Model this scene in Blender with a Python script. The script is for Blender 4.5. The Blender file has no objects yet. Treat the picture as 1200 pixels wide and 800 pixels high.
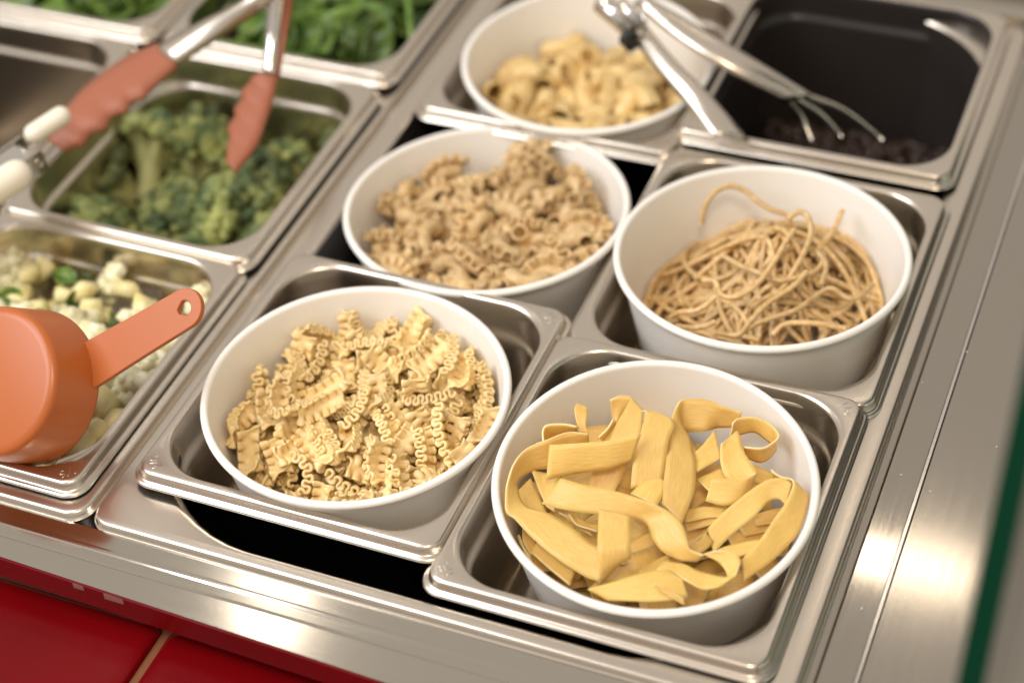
import bpy, math, random
import numpy as np
from mathutils import Vector, Matrix, Quaternion

# ------------------------------------------------------------------ camera, world, lights, exposure
S = 0.001                                   # everything below is written in millimetres
sc = bpy.context.scene
COL = sc.collection
CAM = np.array([437.0, -452.3, 631.5])
YAW, PITCH, ROLL, FOC = math.radians(-24.93), math.radians(42.27), math.radians(-4.49), 2178.1

def cam_axes():
    cy, sy, cp, sp = math.cos(YAW), math.sin(YAW), math.cos(PITCH), math.sin(PITCH)
    f = np.array([sy * cp, cy * cp, -sp]); r = np.array([cy, -sy, 0.0]); u = np.cross(r, f)
    c, s = math.cos(ROLL), math.sin(ROLL)
    return c * r + s * u, -s * r + c * u, f
RX, UX, FX = cam_axes()

def un(px, py, z=0.0):
    """the place on height z that the photograph shows at (px, py)"""
    d = FX * FOC + RX * (px - 600) - UX * (py - 400)
    return CAM + d * ((z - CAM[2]) / d[2])

def ray(px, py):
    d = FX * FOC + RX * (px - 600) - UX * (py - 400)
    return d / np.linalg.norm(d)

cd = bpy.data.cameras.new('camera'); cam = bpy.data.objects.new('camera', cd); COL.objects.link(cam)
cam.matrix_world = Matrix(((RX[0], UX[0], -FX[0], CAM[0] * S), (RX[1], UX[1], -FX[1], CAM[1] * S),
                           (RX[2], UX[2], -FX[2], CAM[2] * S), (0, 0, 0, 1)))
cd.sensor_width = 36; cd.lens = FOC * 36 / 1200; cd.clip_start = 0.01; cd.clip_end = 50
cd.dof.use_dof = True
cd.dof.focus_distance = float((np.array([182, 92, 15]) - CAM) @ FX) * S
cd.dof.aperture_fstop = 3.9
sc.camera = cam

w = bpy.data.worlds.new('World'); sc.world = w; w.use_nodes = True
bg = w.node_tree.nodes['Background']; bg.inputs[0].default_value = (1.0, 0.91, 0.82, 1); bg.inputs[1].default_value = 0.46

def area_lamp(name, loc, target, size, size_y, power, color, shape='RECTANGLE'):
    l = bpy.data.lights.new(name, 'AREA'); l.shape = shape; l.size = size; l.size_y = size_y
    l.energy = power; l.color = color
    o = bpy.data.objects.new(name, l); COL.objects.link(o); o.location = loc
    o.rotation_euler = (Vector(target) - Vector(loc)).to_track_quat('-Z', 'Y').to_euler()
    return o
area_lamp('window', (-0.85, -0.62, 1.25), (0.12, 0.2, 0), 1.2, 0.75, 15.5, (0.93, 0.96, 1.0))
area_lamp('ceiling_strip_light', (-0.50, -0.02, 1.5), (0.1, 0.2, 0), 0.9, 0.10, 4.0, (0.95, 0.97, 1.0))
area_lamp('ceiling_and_fill_lamp', (-0.674, 0.994, 1.5), (0.15, 0.1, 0), 0.09, 0.09, .16, (1.0, 0.9, 0.78), 'DISK')
area_lamp('ceiling_and_fill_lamp', (0.16, 1.41, 1.5), (0.2, 0.2, 0), 0.26, 0.04, .24, (1.0, 0.86, 0.68))
area_lamp('ceiling_and_fill_lamp', (0.55, -0.75, 1.6), (0.2, 0.05, 0), 0.4, 0.4, 9, (1.0, 0.80, 0.58), 'DISK')  # warm fill added behind the camera to lift the bowls' outer walls

vs = sc.view_settings
sc.display_settings.display_device = 'sRGB'
vs.view_transform = 'Standard'; vs.look = 'None'; vs.exposure = 0.46; vs.gamma = 1.0; vs.use_curve_mapping = False
sc.cycles.max_bounces = 8; sc.cycles.transparent_max_bounces = 12; sc.cycles.use_denoising = True
sc.cycles.caustics_reflective = True; sc.cycles.blur_glossy = 1.5; sc.cycles.caustics_refractive = False
sc.cycles.sample_clamp_indirect = 4

# ------------------------------------------------------------------ helpers
def me_of(name, V, F, mat, smooth=True):
    me = bpy.data.meshes.new(name)
    me.from_pydata([tuple(float(c) * S for c in v) for v in V], [], F)
    if mat: me.materials.append(mat)
    if smooth: me.polygons.foreach_set('use_smooth', [True] * len(me.polygons))
    me.update()
    return me

def link(name, me, parent=None, loc=None):
    o = bpy.data.objects.new(name, me); COL.objects.link(o)
    if parent is not None: o.parent = parent
    if loc is not None: o.location = [c * S for c in loc]
    return o

def obj(name, V, F, mat, parent=None, smooth=True, loc=None):
    return link(name, me_of(name, V, F, mat, smooth), parent, loc)

def tag(o, label, cat, group=None, kind=None):
    if label: o['label'] = label
    if cat: o['category'] = cat
    if group: o['group'] = group
    if kind: o['kind'] = kind
    return o

def struct(o, label=None):
    o['kind'] = 'structure'
    if label: o['label'] = label
    return o

def empty(name, loc=(0, 0, 0)):
    o = bpy.data.objects.new(name, None); COL.objects.link(o); o.location = [c * S for c in loc]
    o.empty_display_size = 0.02
    return o

def grid_faces(nu, nv, close_u=False, close_v=False, off=0, flip=False):
    F = []
    for i in range(nu if close_u else nu - 1):
        for j in range(nv if close_v else nv - 1):
            a = i * nv + j; b = ((i + 1) % nu) * nv + j
            c = ((i + 1) % nu) * nv + (j + 1) % nv; d = i * nv + (j + 1) % nv
            f = (a + off, b + off, c + off, d + off)
            F.append(f[::-1] if flip else f)
    return F

def grid_normals(P):
    du = np.gradient(P, axis=0); dv = np.gradient(P, axis=1)
    n = np.cross(du, dv); l = np.linalg.norm(n, axis=2, keepdims=True); l[l < 1e-9] = 1
    return n / l

def sheet(P, t):
    """a sheet P[nu, nv, 3] given the thickness t: two skins and a rim"""
    nu, nv = P.shape[:2]; n = grid_normals(P)
    A = P + n * t / 2; B = P - n * t / 2
    V = np.concatenate([A.reshape(-1, 3), B.reshape(-1, 3)]); o = nu * nv
    F = grid_faces(nu, nv) + grid_faces(nu, nv, off=o, flip=True)
    for i in range(nu - 1):
        for j, fl in ((0, False), (nv - 1, True)):
            f = (i * nv + j, i * nv + j + o, (i + 1) * nv + j + o, (i + 1) * nv + j)
            F.append(f[::-1] if fl else f)
    for j in range(nv - 1):
        for i, fl in ((0, True), (nu - 1, False)):
            f = (i * nv + j, i * nv + j + o, i * nv + j + 1 + o, i * nv + j + 1)
            F.append(f[::-1] if fl else f)
    return V, F

def tube(C, r, n=8, cap=True):
    C = np.asarray(C, float); m = len(C); r = np.broadcast_to(np.asarray(r, float), (m,))
    T = np.gradient(C, axis=0); T /= np.linalg.norm(T, axis=1, keepdims=True) + 1e-12
    a = np.array([0, 0, 1.0]) if abs(T[0][2]) < .9 else np.array([1.0, 0, 0])
    N = np.cross(T[0], a); N /= np.linalg.norm(N); V = []
    for i in range(m):
        N = N - T[i] * (N @ T[i]); N /= np.linalg.norm(N) + 1e-12; B = np.cross(T[i], N)
        for k in range(n):
            t = 2 * math.pi * k / n
            V.append(C[i] + r[i] * (math.cos(t) * N + math.sin(t) * B))
    F = grid_faces(m, n, close_v=True, flip=True)
    if cap:
        F.append(tuple(range(n))[::1]); F.append(tuple(range((m - 1) * n, m * n))[::-1])
    return np.array(V), F

def join(parts):
    V, F = [], []
    for v, f in parts:
        o = len(V); V += [tuple(p) for p in v]; F += [tuple(i + o for i in q) for q in f]
    return V, F

def spline(pts, n):
    """Catmull-Rom through pts (any dimension), n samples"""
    P = np.asarray(pts, float); m = len(P)
    E = np.vstack([2 * P[0] - P[1], P, 2 * P[-1] - P[-2]])
    out = []
    for s in np.linspace(0, m - 1, n):
        i = min(int(s), m - 2); t = s - i
        a, b, c, d = E[i], E[i + 1], E[i + 2], E[i + 3]
        out.append(.5 * (2 * b + (c - a) * t + (2 * a - 5 * b + 4 * c - d) * t * t + (3 * b - a - 3 * c + d) * t ** 3))
    return np.array(out)

def rrect(x0, y0, x1, y1, r, n=10):
    r = max(0.05, min(r, (x1 - x0) / 2 - .01, (y1 - y0) / 2 - .01)); P = []
    for cx, cy, a0 in ((x1 - r, y1 - r, 0), (x0 + r, y1 - r, 90), (x0 + r, y0 + r, 180), (x1 - r, y0 + r, 270)):
        for k in range(n + 1):
            a = math.radians(a0 + 90 * k / n); P.append((cx + r * math.cos(a), cy + r * math.sin(a)))
    return P

def loft_rects(W, H, prof, n=10, bottom=True, close=False):
    """prof: (inset, z, corner radius); rectangle 0..W x 0..H"""
    V = []
    for d, z, r in prof:
        V += [(x, y, z) for x, y in rrect(d, d, W - d, H - d, r, n)]
    m = 4 * (n + 1)
    F = grid_faces(len(prof), m, close_u=close, close_v=True)
    if bottom: F.append(tuple(range((len(prof) - 1) * m, len(prof) * m))[::-1])
    return V, F

def lathe(prof, n=96, close=False):
    V = []
    for r, z in prof:
        V += [(r * math.cos(2 * math.pi * k / n), r * math.sin(2 * math.pi * k / n), z) for k in range(n)]
    return V, grid_faces(len(prof), n, close_u=close, close_v=True)

def box(x0, y0, z0, x1, y1, z1):
    V = [(x, y, z) for z in (z0, z1) for y in (y0, y1) for x in (x0, x1)]
    return V, [(0, 2, 3, 1), (4, 5, 7, 6), (0, 1, 5, 4), (2, 6, 7, 3), (0, 4, 6, 2), (1, 3, 7, 5)]

def quat_to(n):
    return Vector((0, 0, 1)).rotation_difference(Vector(n))

# ------------------------------------------------------------------ materials
def mat(name, color, rough=.5, metal=0.0, noise=None, bump=0.0, bscale=200, sss=0.0, coat=0.0, stretch=None,
        rvar=0.0, spec=.5, coords='Object', sss_rad=(1, .6, .3)):
    m = bpy.data.materials.new(name); m.use_nodes = True
    nt = m.node_tree; b = nt.nodes['Principled BSDF']; L = nt.links.new
    b.inputs['Base Color'].default_value = (*color, 1); b.inputs['Roughness'].default_value = rough
    b.inputs['Metallic'].default_value = metal; b.inputs['Specular IOR Level'].default_value = spec
    if sss:
        b.inputs['Subsurface Weight'].default_value = sss; b.inputs['Subsurface Scale'].default_value = .003
        b.inputs['Subsurface Radius'].default_value = sss_rad
    if coat: b.inputs['Coat Weight'].default_value = coat; b.inputs['Coat Roughness'].default_value = .08
    tc = nt.nodes.new('ShaderNodeTexCoord'); mp = nt.nodes.new('ShaderNodeMapping')
    L(tc.outputs[coords], mp.inputs['Vector'])
    if stretch: mp.inputs['Scale'].default_value = stretch
    def noisenode(scale, detail=4):
        t = nt.nodes.new('ShaderNodeTexNoise'); t.inputs['Scale'].default_value = scale; t.inputs['Detail'].default_value = detail
        L(mp.outputs[0], t.inputs['Vector']); return t
    if noise:                                        # (scale, colour a, colour b)
        t = noisenode(noise[0]); cr = nt.nodes.new('ShaderNodeValToRGB')
        cr.color_ramp.elements[0].position = .35; cr.color_ramp.elements[1].position = .65
        cr.color_ramp.elements[0].color = (*noise[1], 1); cr.color_ramp.elements[1].color = (*noise[2], 1)
        L(t.outputs['Fac'], cr.inputs['Fac']); L(cr.outputs['Color'], b.inputs['Base Color'])
    if rvar:
        t = noisenode(bscale * .35, 5); mr = nt.nodes.new('ShaderNodeMapRange')
        mr.inputs['To Min'].default_value = max(.02, rough - rvar); mr.inputs['To Max'].default_value = rough + rvar
        L(t.outputs['Fac'], mr.inputs['Value']); L(mr.outputs[0], b.inputs['Roughness'])
    if bump:
        t = noisenode(bscale, 3); bp = nt.nodes.new('ShaderNodeBump')
        bp.inputs['Strength'].default_value = bump; bp.inputs['Distance'].default_value = .0005
        L(t.outputs['Fac'], bp.inputs['Height']); L(bp.outputs[0], b.inputs['Normal'])
    return m

def per_object_tint(m, lo=.82, hi=1.12, hue=.03):
    """each piece a little lighter, darker, yellower than its neighbour"""
    nt = m.node_tree; b = nt.nodes['Principled BSDF']; L = nt.links.new
    oi = nt.nodes.new('ShaderNodeObjectInfo'); hs = nt.nodes.new('ShaderNodeHueSaturation')
    r1 = nt.nodes.new('ShaderNodeMapRange'); r1.inputs['To Min'].default_value = lo; r1.inputs['To Max'].default_value = hi
    L(oi.outputs['Random'], r1.inputs['Value']); L(r1.outputs[0], hs.inputs['Value'])
    src = b.inputs['Base Color'].links[0].from_socket if b.inputs['Base Color'].is_linked else None
    if src: L(src, hs.inputs['Color'])
    else: hs.inputs['Color'].default_value = b.inputs['Base Color'].default_value
    L(hs.outputs[0], b.inputs['Base Color'])
    return m

M = {}
M['steel'] = mat('pan_steel', (.68, .61, .52), .26, 1.0, bump=.0025, bscale=1600, rvar=.025)
M['counter'] = mat('counter_steel', (.53, .49, .425), .12, 1.0, bump=.006, bscale=1500, rvar=.03, stretch=(.03, 1, 1))
M['side'] = mat('side_steel', (.44, .40, .345), .07, 1.0, bump=.006, bscale=1500, rvar=.03, stretch=(1, .03, 1))  # base colour darkened to carry the reflection of a darker ceiling
M['panel'] = mat('panel_steel', (.44, .40, .345), .11, 1.0, bump=.006, bscale=1500, rvar=.03, stretch=(1, .03, 1))  # dark ceiling reflection put into this base colour too
M['polished'] = mat('polished_steel', (.72, .68, .63), .16, 1.0, bump=.02, bscale=600)
M['bowl'] = mat('white_bowl_card', (.86, .83, .78), .36, noise=(14, (.85, .81, .75), (.875, .845, .80)), bump=.02, bscale=500, sss=.08)
M['pappardelle'] = per_object_tint(mat('pappardelle_dough', (.8, .55, .2), .40, noise=(150, (.76, .47, .118), (.86, .585, .20)), bump=.22, bscale=190, sss=.5, coords='UV', stretch=(.05, 1, 1)), .88, 1.08)
M['mafaldine'] = per_object_tint(mat('ruffled_dough', (.8, .58, .25), .55, noise=(220, (.76, .54, .22), (.86, .67, .36)), bump=.15, bscale=900, sss=.15), .88, 1.1)
def see_light_through(m, share):
    """thin moist dough lets some of the light pass"""
    nt = m.node_tree; b = nt.nodes['Principled BSDF']; o = nt.nodes['Material Output']; t = nt.nodes.new('ShaderNodeBsdfTranslucent'); x = nt.nodes.new('ShaderNodeMixShader')
    x.inputs[0].default_value = share; nt.links.new(b.inputs['Base Color'].links[0].from_socket, t.inputs['Color'])
    nt.links.new(b.outputs[0], x.inputs[1]); nt.links.new(t.outputs[0], x.inputs[2]); nt.links.new(x.outputs[0], o.inputs['Surface'])
see_light_through(M['pappardelle'], .08)
M['cut_edge'] = mat('floury_cut_edge', (.84, .68, .37), .55, sss=.3)
M['crested'] = per_object_tint(mat('crested_dough', (.7, .48, .21), .55, noise=(200, (.58, .39, .17), (.72, .53, .29)), bump=.15, bscale=900, sss=.12), .85, 1.1)
M['elbow'] = per_object_tint(mat('elbow_dough', (.76, .54, .22), .5, noise=(200, (.68, .46, .17), (.80, .60, .29)), sss=.12), .85, 1.1)
M['spaghetti'] = per_object_tint(mat('spaghetti_dough', (.60, .42, .2), .36, noise=(300, (.57, .36, .135), (.75, .53, .27)), bump=.1, bscale=900, sss=.1), .8, 1.15)
M['terracotta'] = mat('terracotta_plastic', (.42, .108, .022), .32, spec=.5, bump=.03, bscale=500)
M['silicone'] = mat('terracotta_silicone', (.33, .11, .058), .5, spec=.4)
M['cream'] = mat('cream_plastic', (.80, .74, .60), .32)
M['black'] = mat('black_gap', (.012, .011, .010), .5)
M['red'] = mat('red_glazed_tile', (.17, .002, .004), .24, spec=.16, noise=(9, (.115, .001, .002), (.15, .0015, .003)))
M['grout'] = mat('sand_grout', (.18, .06, .02), .85, bump=.4, bscale=400)
M['stalk'] = mat('broccoli_stalk', (.42, .42, .17), .5)
M['broccoli'] = per_object_tint(mat('broccoli_bud', (.06, .12, .03), .7, noise=(70, (.06, .095, .035), (.28, .295, .09)), bump=.9, bscale=1500), .6, 1.6)
M['cauli'] = per_object_tint(mat('cauliflower_curd', (.78, .72, .46), .6, noise=(180, (.66, .6, .3), (.84, .8, .6)), bump=.6, bscale=600, sss=.1), .85, 1.05)
M['chunk'] = per_object_tint(mat('pale_yellow_flesh', (.80, .70, .33), .42, noise=(90, (.76, .64, .27), (.84, .77, .44)), bump=.2, bscale=300, sss=.15), .88, 1.06)
M['leaf'] = per_object_tint(mat('lettuce_leaf', (.10, .22, .03), .42, noise=(60, (.035, .085, .010), (.15, .24, .04)), bump=.5, bscale=150, sss=.05), .5, 1.5)
M['bean'] = mat('black_bean', (.028, .016, .012), .3, noise=(300, (.016, .01, .008), (.06, .03, .02)))
M['underside'] = mat('pan_underside', (.5, .46, .42), .2, 1.0)
M['dark_inside'] = mat('dark_inner_faces', (.026, .021, .019), .28, spec=.42)  # near-black inner faces; in the frame wells it paints in the shade
M['paper'] = mat('torn_paper', (.22, .11, .09), .7)
M['glass'] = bpy.data.materials.new('clear_glass'); M['glass'].use_nodes = True
_n = M['glass'].node_tree; _t = _n.nodes.new('ShaderNodeBsdfTransparent'); _t.inputs[0].default_value = (.86, .93, .89, 1)
_g = _n.nodes.new('ShaderNodeBsdfGlossy'); _g.inputs['Roughness'].default_value = .02; _f = _n.nodes.new('ShaderNodeFresnel'); _f.inputs[0].default_value = 1.5
_m = _n.nodes.new('ShaderNodeMixShader'); _n.links.new(_f.outputs[0], _m.inputs[0]); _n.links.new(_t.outputs[0], _m.inputs[1]); _n.links.new(_g.outputs[0], _m.inputs[2])
_n.links.new(_m.outputs[0], _n.nodes['Material Output'].inputs['Surface'])
M['glass_edge'] = mat('green_glass_edge', (.0, .028, .012), .4, spec=.1)

# ------------------------------------------------------------------ counter
CZ = -4.0                                                     # top of the counter plates
def extrude_profile(prof, a0, a1, axis, end=True):
    """prof: (across, z) points swept from a0 to a1 along axis"""
    V = []
    for a in (a0, a1):
        V += [((a, c, z) if axis == 'x' else (c, a, z)) for c, z in prof]
    m = len(prof)
    F = [((i, i + m, i + m + 1, i + 1) if axis == 'x' else (i, i + 1, i + m + 1, i + m)) for i in range(m - 1)]
    return V, F

counter = struct(empty('counter', (0, 0, -4)), 'brushed steel counter round the two rows of sunken pans')
def cpart(name, V, F, m, smooth=False):
    o = obj(name, V, F, m, counter, smooth); o.location = (0, 0, 4 * S); return o
# front ledge with two shallow ridges and a rounded nose over the tiles
fp = [(1.2, -150), (1.2, CZ - .6), (.6, CZ), (-8.4, CZ - .1), (-9.4, CZ - .02), (-10.6, CZ - .02), (-11.6, CZ - .2), (-16, CZ - .3), (-17.5, CZ - .45), (-30.9, CZ - .6),
      (-31, CZ - .7), (-31, CZ - 15), (-29, CZ - 16), (-10, CZ - 16), (-10, CZ - 60)]
V, F = extrude_profile(fp, -700, 700, 'x')
V = [(x, y - (.03 * (x - 60) if y < -20 else 0), z) for x, y, z in V]            # the nose runs slightly out of square
cpart('front_ledge', V, F, M['counter'])
V, F = extrude_profile([(-31.05, CZ - 1.3), (-31.6, CZ - 1.8), (-31.6, CZ - 15), (-31.05, CZ - 15.2)], -700, 700, 'x')
V = [(x, y - .03 * (x - 60), z) for x, y, z in V]; cpart('nose_strip', V, F, M['red'])
sp = [(337, -30), (337, CZ - 1.1), (341, CZ - .9), (342.5, CZ), (357.0, CZ)]
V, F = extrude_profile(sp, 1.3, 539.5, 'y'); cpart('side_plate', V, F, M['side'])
rp = [(357.05, CZ - 2), (357.05, CZ + .3), (357.5, CZ + .75), (358.8, CZ + .75), (359.6, CZ + .3)]
V, F = extrude_profile(rp, 1.3, 800, 'y'); cpart('seam_strip', V, F, M['polished'])
pp = [(359.6, CZ + .25), (432, CZ + .2), (436, CZ - .6), (438, CZ - 3), (438, CZ - 40)]
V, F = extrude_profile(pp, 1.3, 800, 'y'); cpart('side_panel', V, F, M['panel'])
bp_ = [(539.5, -30), (539.5, CZ - .5), (540.3, CZ), (542, CZ), (543, CZ + 5), (544, CZ + 6.5), (556, CZ + 6.5), (557.5, CZ + 5), (558.5, CZ + 2), (585, CZ + 2), (587, CZ + 7), (640, CZ + 7), (640, CZ + 60)]
V, F = extrude_profile(bp_, -700, 357, 'x'); cpart('back_ledge', V, F, M['counter'])
# dark cabinet below the sunken frames
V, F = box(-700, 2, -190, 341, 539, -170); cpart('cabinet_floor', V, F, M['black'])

# red glazed tiles below the counter's nose
TZ = -34.0
ledge = struct(empty('tiled_shelf', (0, -60, TZ)), 'shelf of dark red glazed tiles below the steel counter')
def tl(name, V, F, m, smooth=True):
    o = obj(name, V, F, m, ledge, smooth); o.location = (0, 60 * S, -TZ * S); return o
g0 = un(203, 735, TZ); g1 = un(150, 800, TZ)
gx = (g0[0] + g1[0]) / 2; ty = un(150, 722, TZ)[1]; TW = 150.0
V, F = box(-600, -420, TZ - 8, 600, -10, TZ - 1.2); tl('grout', V, F, M['grout'], False)
V, F = loft_rects(TW - 4.4, 300, [(0, -1.5, 4), (0, 0, 4), (.5, 1.6, 4.4), (1.6, 2.6, 5), (3.5, 3.2, 7), (9, 3.6, 12), (30, 3.9, 25)][::1], 6)
tile_me = me_of('tile', V, F, M['red'])
for i in (-2, -1, 0, 1, 2):
    o = link('tile', tile_me, ledge); o.location = ((gx + 2.2 + i * TW) * S, (ty - 300 + 60) * S, -1 * S)
    if i >= 0: pass



# ------------------------------------------------------------------ frames and pans
def pan_profile(depth):
    P = [(0, .5, 11), (.15, 1.2, 11), (.7, 1.7, 10.6), (1.6, 1.9, 10), (2.4, 2.0, 9.4), (2.9, 2.6, 9), (3.3, 5.4, 8.6), (3.7, 6.3, 8.3), (4.5, 6.85, 8),
         (5.2, 7.0, 9), (7.0, 7.0, 24), (7.9, 6.8, 27), (8.6, 6.0, 28), (9.0, 4.6, 28), (9.3, -1, 28), (9.6, -9, 28), (9.9, -11.2, 28), (10.9, -12.8, 27.6), (11.9, -13.8, 27), (12.3, -16.5, 26.6),
         (14, -depth + 12, 25), (15.4, -depth + 6, 24), (19, -depth + 1.6, 22), (25, -depth, 18)]
    O = [(25, -depth - .9, 18), (18.4, -depth + .6, 22), (14.4, -depth + 6, 24), (13, -depth + 12, 25), (11.3, -16, 26.6), (9.0, -12, 28), (8.4, -1, 28), (8.0, 4.8, 27), (6.8, 6.0, 24), (5.3, 6.0, 9), (4.3, 5.4, 8), (3.6, 2.0, 8.6), (3.0, 1.0, 9), (1.2, .7, 10)]
    return P, O

def pan_mesh(name, W, H, depth, dark_inside=False):
    P, O = pan_profile(depth)
    V, F = loft_rects(W, H, P, 10, bottom=True)
    V2, F2 = loft_rects(W, H, O[::-1], 10, bottom=True)
    o = len(V); m = 44; V = V + V2
    F = F + [tuple(i + o for i in f[::-1]) for f in F2]
    F += [(k + o, (k + 1) % m + o, (k + 1) % m, k) for k in range(m)]
    me = me_of(name, V, F, M['steel']); me.materials.append(M['underside'])
    for i in range((len(P) - 1) * m + 1, len(me.polygons)):
        if me.polygons[i].center.z < .0045: me.polygons[i].material_index = 1
    if dark_inside:
        me.materials.append(M['dark_inside'])  # inner faces of the pan coloured near-black
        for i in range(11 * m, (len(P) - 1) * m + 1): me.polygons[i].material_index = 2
    return me

def frame_mesh():
    W, H = 338, 538
    P = [(0, -4.4, 12), (.1, -4.0, 12), (.4, -3.7, 11.6), (.8, -3.4, 11.2), (1.1, -2.6, 10.8), (1.5, -.9, 10.4), (2.1, -.2, 10), (3.0, 0, 9.6),
         (6.6, 0, 12), (15.6, 0, 66), (16.8, -.3, 68), (17.8, -1.2, 69), (18.2, -2.6, 69), (20, -30, 66), (24, -140, 60), (34, -150, 50)]
    # the opening is nearer the front edge than the sides
    V, F = [], []
    m = 44
    for d, z, r in P:
        k = max(0, min(1, (d - 6.6) / 9)); df = d - 8.5 * k; db = d - 10 * k; dx = d - 2.5 * k
        V += [(x, y, z) for x, y in rrect(dx, df, W - dx, H - db, r, 10)]
    F = grid_faces(len(P), m, close_v=True); F.append(tuple(range((len(P) - 1) * m, len(P) * m)))
    V += [(x, y, z - .9) for x, y, z in V]; o = len(P) * m
    F += [tuple(i + o for i in f[::-1]) for f in F]
    F += [(k + o, (k + 1) % m + o, (k + 1) % m, k) for k in range(m)]
    me = me_of('frame', V, F, M['steel']); me.materials.append(M['dark_inside'])
    for i in range(12 * m, (len(P) - 1) * m + 1): me.polygons[i].material_index = 1  # shade inside the well painted onto its steel walls
    return me
fm = frame_mesh()
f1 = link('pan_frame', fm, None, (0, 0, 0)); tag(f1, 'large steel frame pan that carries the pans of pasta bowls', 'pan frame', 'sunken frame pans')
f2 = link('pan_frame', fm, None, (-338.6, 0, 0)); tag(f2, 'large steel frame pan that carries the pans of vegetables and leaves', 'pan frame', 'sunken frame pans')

def text_mesh(txt, size, depth, m):
    cu = bpy.data.curves.new('size_mark', 'FONT'); cu.body = txt; cu.size = size * S; cu.extrude = depth * S; cu.bevel_depth = .06 * S
    cu.align_x = 'CENTER'; cu.align_y = 'CENTER'; cu.resolution_u = 3
    to = bpy.data.objects.new('t', cu); COL.objects.link(to)
    me = bpy.data.meshes.new_from_object(to.evaluated_get(bpy.context.evaluated_depsgraph_get()))
    bpy.data.objects.remove(to); me.materials.clear(); me.materials.append(m); return me
mark_me = text_mesh('1/6', 7.2, .16, M['polished'])

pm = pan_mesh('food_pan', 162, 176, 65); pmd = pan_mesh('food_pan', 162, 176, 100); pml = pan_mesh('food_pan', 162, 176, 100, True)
PANS = {}
def pan(key, x, y, z, label, me=pm, marks=(), tilt=(0, 0), z0=0):
    o = link('food_pan', me, None, (x, y, z)); tag(o, label, 'food pan', 'one-sixth steel food pans')
    o.rotation_euler = (tilt[0], tilt[1], 0)
    for c in marks:
        mx, my, a = {'fl': (11.2, 11.2, 135), 'fr': (150.8, 11.2, 225), 'br': (150.8, 164.8, 315), 'bl': (11.2, 164.8, 45)}[c]
        t = link('size_mark', mark_me, o, (mx, my, 7.0)); t.rotation_euler = (0, 0, math.radians(a))
    PANS[key] = o; return o
pan('pap', 164.5, 11.5, .8, 'steel pan holding the bowl of wide ribbon pasta', marks=('fl', 'br'))
pan('maf', 9.3, 25.4, 3.2, 'steel pan holding the bowl of pale ruffled pasta', marks=('fl', 'br'))
pan('spa', 168.2, 177.5, -.3, 'steel pan holding the bowl of spaghetti')
pan('back', 15.0, 338.6, 0.0, 'steel pan holding the small pasta elbows beside the black beans')
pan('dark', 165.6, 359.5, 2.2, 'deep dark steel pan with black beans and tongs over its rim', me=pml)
pan('chunk', -169.0, 8.6, .6, 'steel pan of pale vegetable chunks under the terracotta cup', marks=('fr',))
pan('broc', -168.5, 178.2, 2.6, 'deep steel pan of broccoli florets', me=pmd)
pan('empty', -334.5, 178.0, 1.6, 'empty steel pan beside the broccoli, mostly cut off by the picture edge', me=pmd)
pan('leaf', -166.5, 356.8, 3.4, 'steel pan of green leaves next to the bowl of small pasta elbows')
pan('leafb', -332.0, 356.8, 3.2, 'steel pan of green leaves behind the empty pan')

# ------------------------------------------------------------------ bowls
BH = 62.0
def bowl_rin(R, s):                                            # inner radius s below the rim
    return R - 3.6 - .2 * min(s, 15) - .185 * max(0, s - 15)
def bowl_mesh(R):
    P = []
    for k in range(9):                                         # rolled rim
        a = math.radians(-60 + 30 * k); P.append((R - 2.0 + 2.0 * math.cos(a), -2.0 + 2.0 * math.sin(a)))
    P += [(bowl_rin(R, 4), -4.5), (bowl_rin(R, 8), -8), (bowl_rin(R, 15), -15), (bowl_rin(R, 30), -30), (bowl_rin(R, 52), -52), (bowl_rin(R, 57) - 1.5, -57), (bowl_rin(R, 59) - 7, -59.5), (20, -60), (.05, -60)]
    Q = [(.05, -BH), (bowl_rin(R, 59) - 6, -BH), (bowl_rin(R, 59) + .3, -BH + 3), (bowl_rin(R, 50) + 1.1, -50), (bowl_rin(R, 30) + 1.1, -30), (bowl_rin(R, 14) + 1.1, -14), (bowl_rin(R, 9) + 1.2, -9), (bowl_rin(R, 6) + 1.4, -6)]
    V, F = lathe(P + Q, 96, close=True)
    return me_of('pasta_bowl', V, F, M['bowl'])
BOWLS = {}
def bowl(key, x, y, z, R, tx, ty, label):
    o = link('pasta_bowl', bowl_mesh(R), None, (x, y, z)); tag(o, label, 'bowl', 'white pasta bowls')
    q = quat_to((-math.tan(math.radians(tx)), -math.tan(math.radians(ty)), 1)); o.rotation_mode = 'QUATERNION'; o.rotation_quaternion = q
    BOWLS[key] = (np.array([x, y, z]), R, np.array(q.to_matrix())); return o
bowl('maf', 94.4, 103.2, 20.0, 75, -.3, .8, 'white bowl of pale ruffled pasta ribbons')
bowl('pap', 248.6, 93.5, 19.4, 74, -1.3, 4.0, 'white bowl of wide flat pappardelle ribbons')
bowl('rad', 92.8, 269.0, 7.2, 78.5, 1.0, -2.5, 'white bowl of crested curly pasta without a pan of its own')
bowl('spa', 249.1, 262.5, 19.0, 76, .4, -1.3, 'white bowl of tangled brown spaghetti')
bowl('back', 99.3, 411.5, 13.2, 75.2, 0, .6, 'white bowl of small pasta elbows behind the others')
def in_bowl(key, p):
    """local coordinates: along the bowl's axes, height 0 at its rim"""
    c, R, Q = BOWLS[key]; return Q.T @ (np.asarray(p) - c)
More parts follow.
